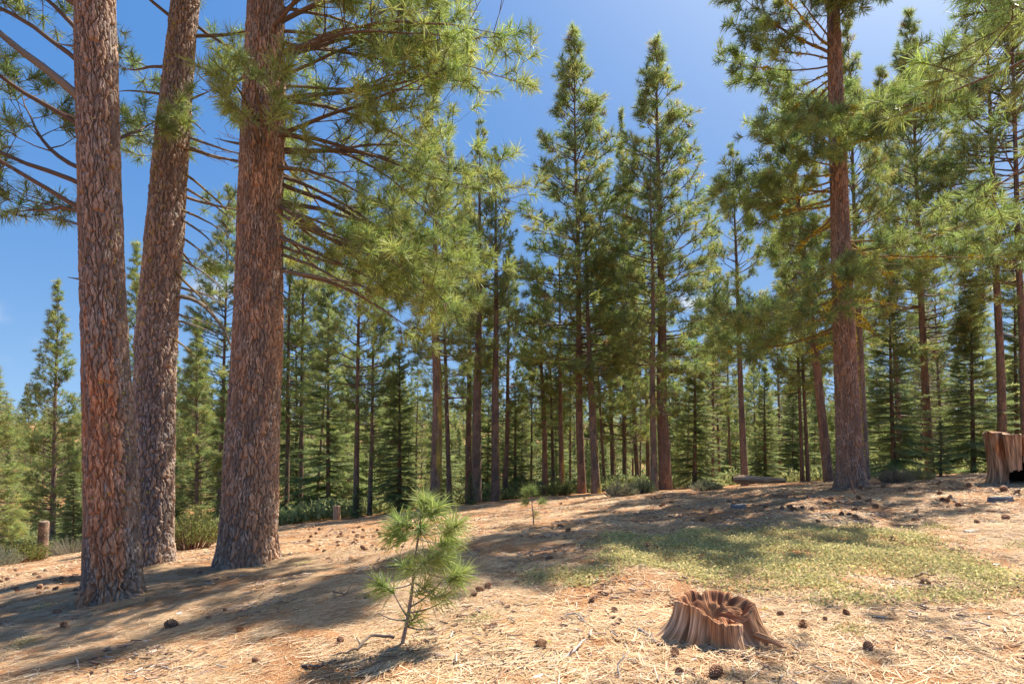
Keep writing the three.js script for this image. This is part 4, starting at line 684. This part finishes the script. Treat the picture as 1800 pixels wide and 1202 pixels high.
{ const r = mulberry(799); for (let k = 0; k < 46; k++) { const p = onGround(505 + 150 * r() + 60 * r(), 926 + 45 * r()); cone(p.x, p.z, 0.05 + 0.03 * r(), 'reddish pine cone in the sunny patch behind the third trunk', cs++, 'cones in the sunny patch behind the third trunk'); }
  for (let k = 0; k < 22; k++) { const p = onGround(140 * r(), 1000 + 50 * r()); cone(p.x, p.z, 0.05 + 0.025 * r(), 'reddish cone on the bank at the left edge', cs++, 'cones on the left bank'); }
  for (let k = 0; k < 30; k++) { const p = onGround(950 + 850 * r(), 875 + 150 * r() * r()); cone(p.x, p.z, 0.055 + 0.04 * r(), 'small brown pine cone lying on the needle litter', cs++, G1); } }
// ---------------------------------------------------------------- sticks, chips, stones, lichen scraps
function stick(label, seed, rr, col, ...px) {
  const r = mulberry(seed), ps = px.map(([x, y, up = 0]) => { const p = onGround(x, y); p.y = ground(p.x, p.z) + rr * 0.7 + up; return p; }), o = ps[0].clone(), q = new THREE.CatmullRomCurve3(ps.map((p) => p.sub(o))).getPoints(14), S = new GB();
  q.forEach((p, i) => { if (i) p.addScaledVector(rdir(r), rr * 0.5); }); S.tube(q, q.map((_, i) => rr * (1 - 0.045 * i)), 7, col);
  if (q.length > 8) { const e = q[8].clone().add(V((r() - 0.5) * 0.12, 0.03, (r() - 0.5) * 0.12)); S.tube([q[8], e], [rr * 0.5, rr * 0.3], 5, col); }
  const g = S.build(), s = mesh('fallen_stick', g, M.branch, scene, { label, category: 'stick' }); s.position.copy(o);
}
const GREY = [0.36, 0.31, 0.27], DK = [0.15, 0.11, 0.085];
stick('dark curved branch lying left of the seedling', 801, 0.013, DK, [692, 1128, 0.02], [655, 1132, 0.05], [625, 1150, 0.02], [575, 1155]);
stick('dark stick in the shadow at the lower left of the seedling', 802, 0.012, DK, [530, 1172], [555, 1174], [580, 1168], [600, 1150]);
stick('pale forked stick left of the foreground stump', 803, 0.014, [0.48, 0.41, 0.36], [965, 1166], [985, 1162], [1010, 1150, 0.02], [1028, 1134, 0.03]);
stick('thin grey stick under the pale forked one', 804, 0.008, GREY, [944, 1150], [960, 1156], [978, 1158], [985, 1156]);
stick('thick short stick against the left root of the stump', 805, 0.016, [0.28, 0.22, 0.18], [1122, 1112], [1138, 1120], [1150, 1130], [1162, 1139]);
stick('curved dark stick below the stump', 806, 0.012, GREY, [1294, 1146], [1306, 1155], [1316, 1165], [1320, 1174]);
stick('straight stick at the bottom right of the stump', 807, 0.011, GREY, [1374, 1192], [1390, 1188], [1405, 1187], [1420, 1185]);
stick('long thin arched twig above the forked stick', 808, 0.007, GREY, [990, 1084], [1010, 1086, 0.03], [1040, 1102], [1062, 1106]);
stick('dark lichened stick right of the arched twig', 809, 0.012, DK, [1052, 1078], [1066, 1084], [1080, 1090], [1095, 1096]);
stick('thin grey stick lying across the right foreground', 810, 0.01, [0.4, 0.36, 0.32], [1755, 1112], [1768, 1118], [1776, 1124], [1786, 1130]);
stick('brown stick in the shadow at right middle ground', 811, 0.014, DK, [1672, 878, 0.05], [1684, 885], [1695, 890], [1712, 892]);
stick('bent brown twig in the green mat edge', 812, 0.012, [0.3, 0.2, 0.14], [1610, 1015], [1625, 1018, 0.04], [1640, 1012], [1655, 1004, 0.03]);
stick('curved twig behind the near litter at left', 813, 0.008, DK, [586, 1040], [594, 1048, 0.03], [606, 1046], [618, 1034, 0.04]);
stick('bare twig standing from the litter at bottom centre', 814, 0.006, GREY, [1092, 1200], [1086, 1185, 0.05], [1098, 1180, 0.08], [1108, 1172, 0.1]);
stick('short dark twig at the lower left slope', 815, 0.008, DK, [442, 1130], [450, 1126], [458, 1122], [468, 1118]);
stick('forked grey twig low at the left', 816, 0.006, GREY, [130, 1164], [134, 1170, 0.03], [138, 1176], [142, 1182]);
function flat(name, label, cat, px, py, sx, sz, col, seed, m = M.branch, hy = 0.012) {
  const r = mulberry(seed), p = onGround(px, py), g = new GB(), n = 9, ring = []; for (const [k, y] of [[1, 0], [0.92, 1]]) ring.push(Array.from({ length: n }, (_, i) => { const a = i / n * 6.283, q = (0.7 + 0.5 * hash2(i, seed)) * k; return g.v(Math.cos(a) * sx * q, y * hy * (0.7 + 0.6 * hash2(i, seed + 1)), Math.sin(a) * sz * q, jit(r, col, 0.25)); }));
  const c = g.v(0, hy, 0, col); for (let i = 0; i < n; i++) { const j = (i + 1) % n; g.quad(ring[0][i], ring[1][i], ring[1][j], ring[0][j]); g.tri(ring[1][i], c, ring[1][j]); }
  const o = mesh(name, g.build().toNonIndexed(), m, scene, { label, category: cat }); o.geometry.computeVertexNormals(); o.position.set(p.x, p.y - 0.002, p.z); o.quaternion.copy(upTo(p.x, p.z)); o.rotateY(r() * 0.8); o.rotateX((r() - 0.5) * 0.3);
}
const PALE = [0.62, 0.54, 0.45], GC = 'pale wood chips in the litter';
for (const [px, py, s] of [[1570, 1073, 0.035], [1645, 1048, 0.04], [1592, 1056, 0.05], [1705, 1061, 0.04], [1752, 993, 0.05], [1470, 1026, 0.05], [1220, 1160, 0.035], [1212, 1192, 0.04], [320, 1084, 0.04], [258, 1127, 0.03], [945, 1190, 0.04], [770, 1098, 0.025], [1640, 1122, 0.05], [1525, 1112, 0.05], [1528, 1096, 0.04], [445, 1068, 0.03], [1490, 1160, 0.03]]) flat('wood_chip', 'pale flat wood chip lying in the needle litter', 'wood chip', px, py, s, s * 0.45, PALE, 830 + px), scene.children[scene.children.length - 1].userData.group = GC;
flat('flat_stone', 'blue-grey flat stone in the shade before the hollow stump', 'stone', 1762, 881, 0.22, 0.16, [0.15, 0.155, 0.16], 851, M.branch, 0.07);
flat('flat_stone', 'grey stone in the trunk shadow right of centre', 'stone', 1300, 893, 0.13, 0.1, [0.19, 0.18, 0.17], 852, M.branch, 0.06);
flat('flat_stone', 'pale flat slab in the shade at right', 'stone', 1713, 935, 0.12, 0.07, [0.45, 0.42, 0.39], 853, M.branch, 0.03);
flat('flat_stone', 'small pale stone on the needles before the leaning trunk shadow', 'stone', 315, 1082, 0.03, 0.02, [0.5, 0.5, 0.46], 854, M.branch, 0.03);
{ const r = mulberry(860); for (const [px, py] of [[1345, 1073], [1315, 1146], [965, 1132], [970, 1172], [845, 1179], [1490, 1028], [1062, 1086], [1016, 1080], [1018, 1195], [1487, 1014], [893, 1144]]) { const p = onGround(px, py), g = new GB(); lichenBits(g, r, V(0, 0.012, 0), 40, 0.011, 0.024); const o = mesh('lichen_scrap', g.build(), M.lichen, scene, { label: 'fallen scrap of bright yellow lichen on the litter', category: 'lichen', group: 'fallen lichen scraps' }); o.position.copy(p); } }

renderer.render(scene, camera);
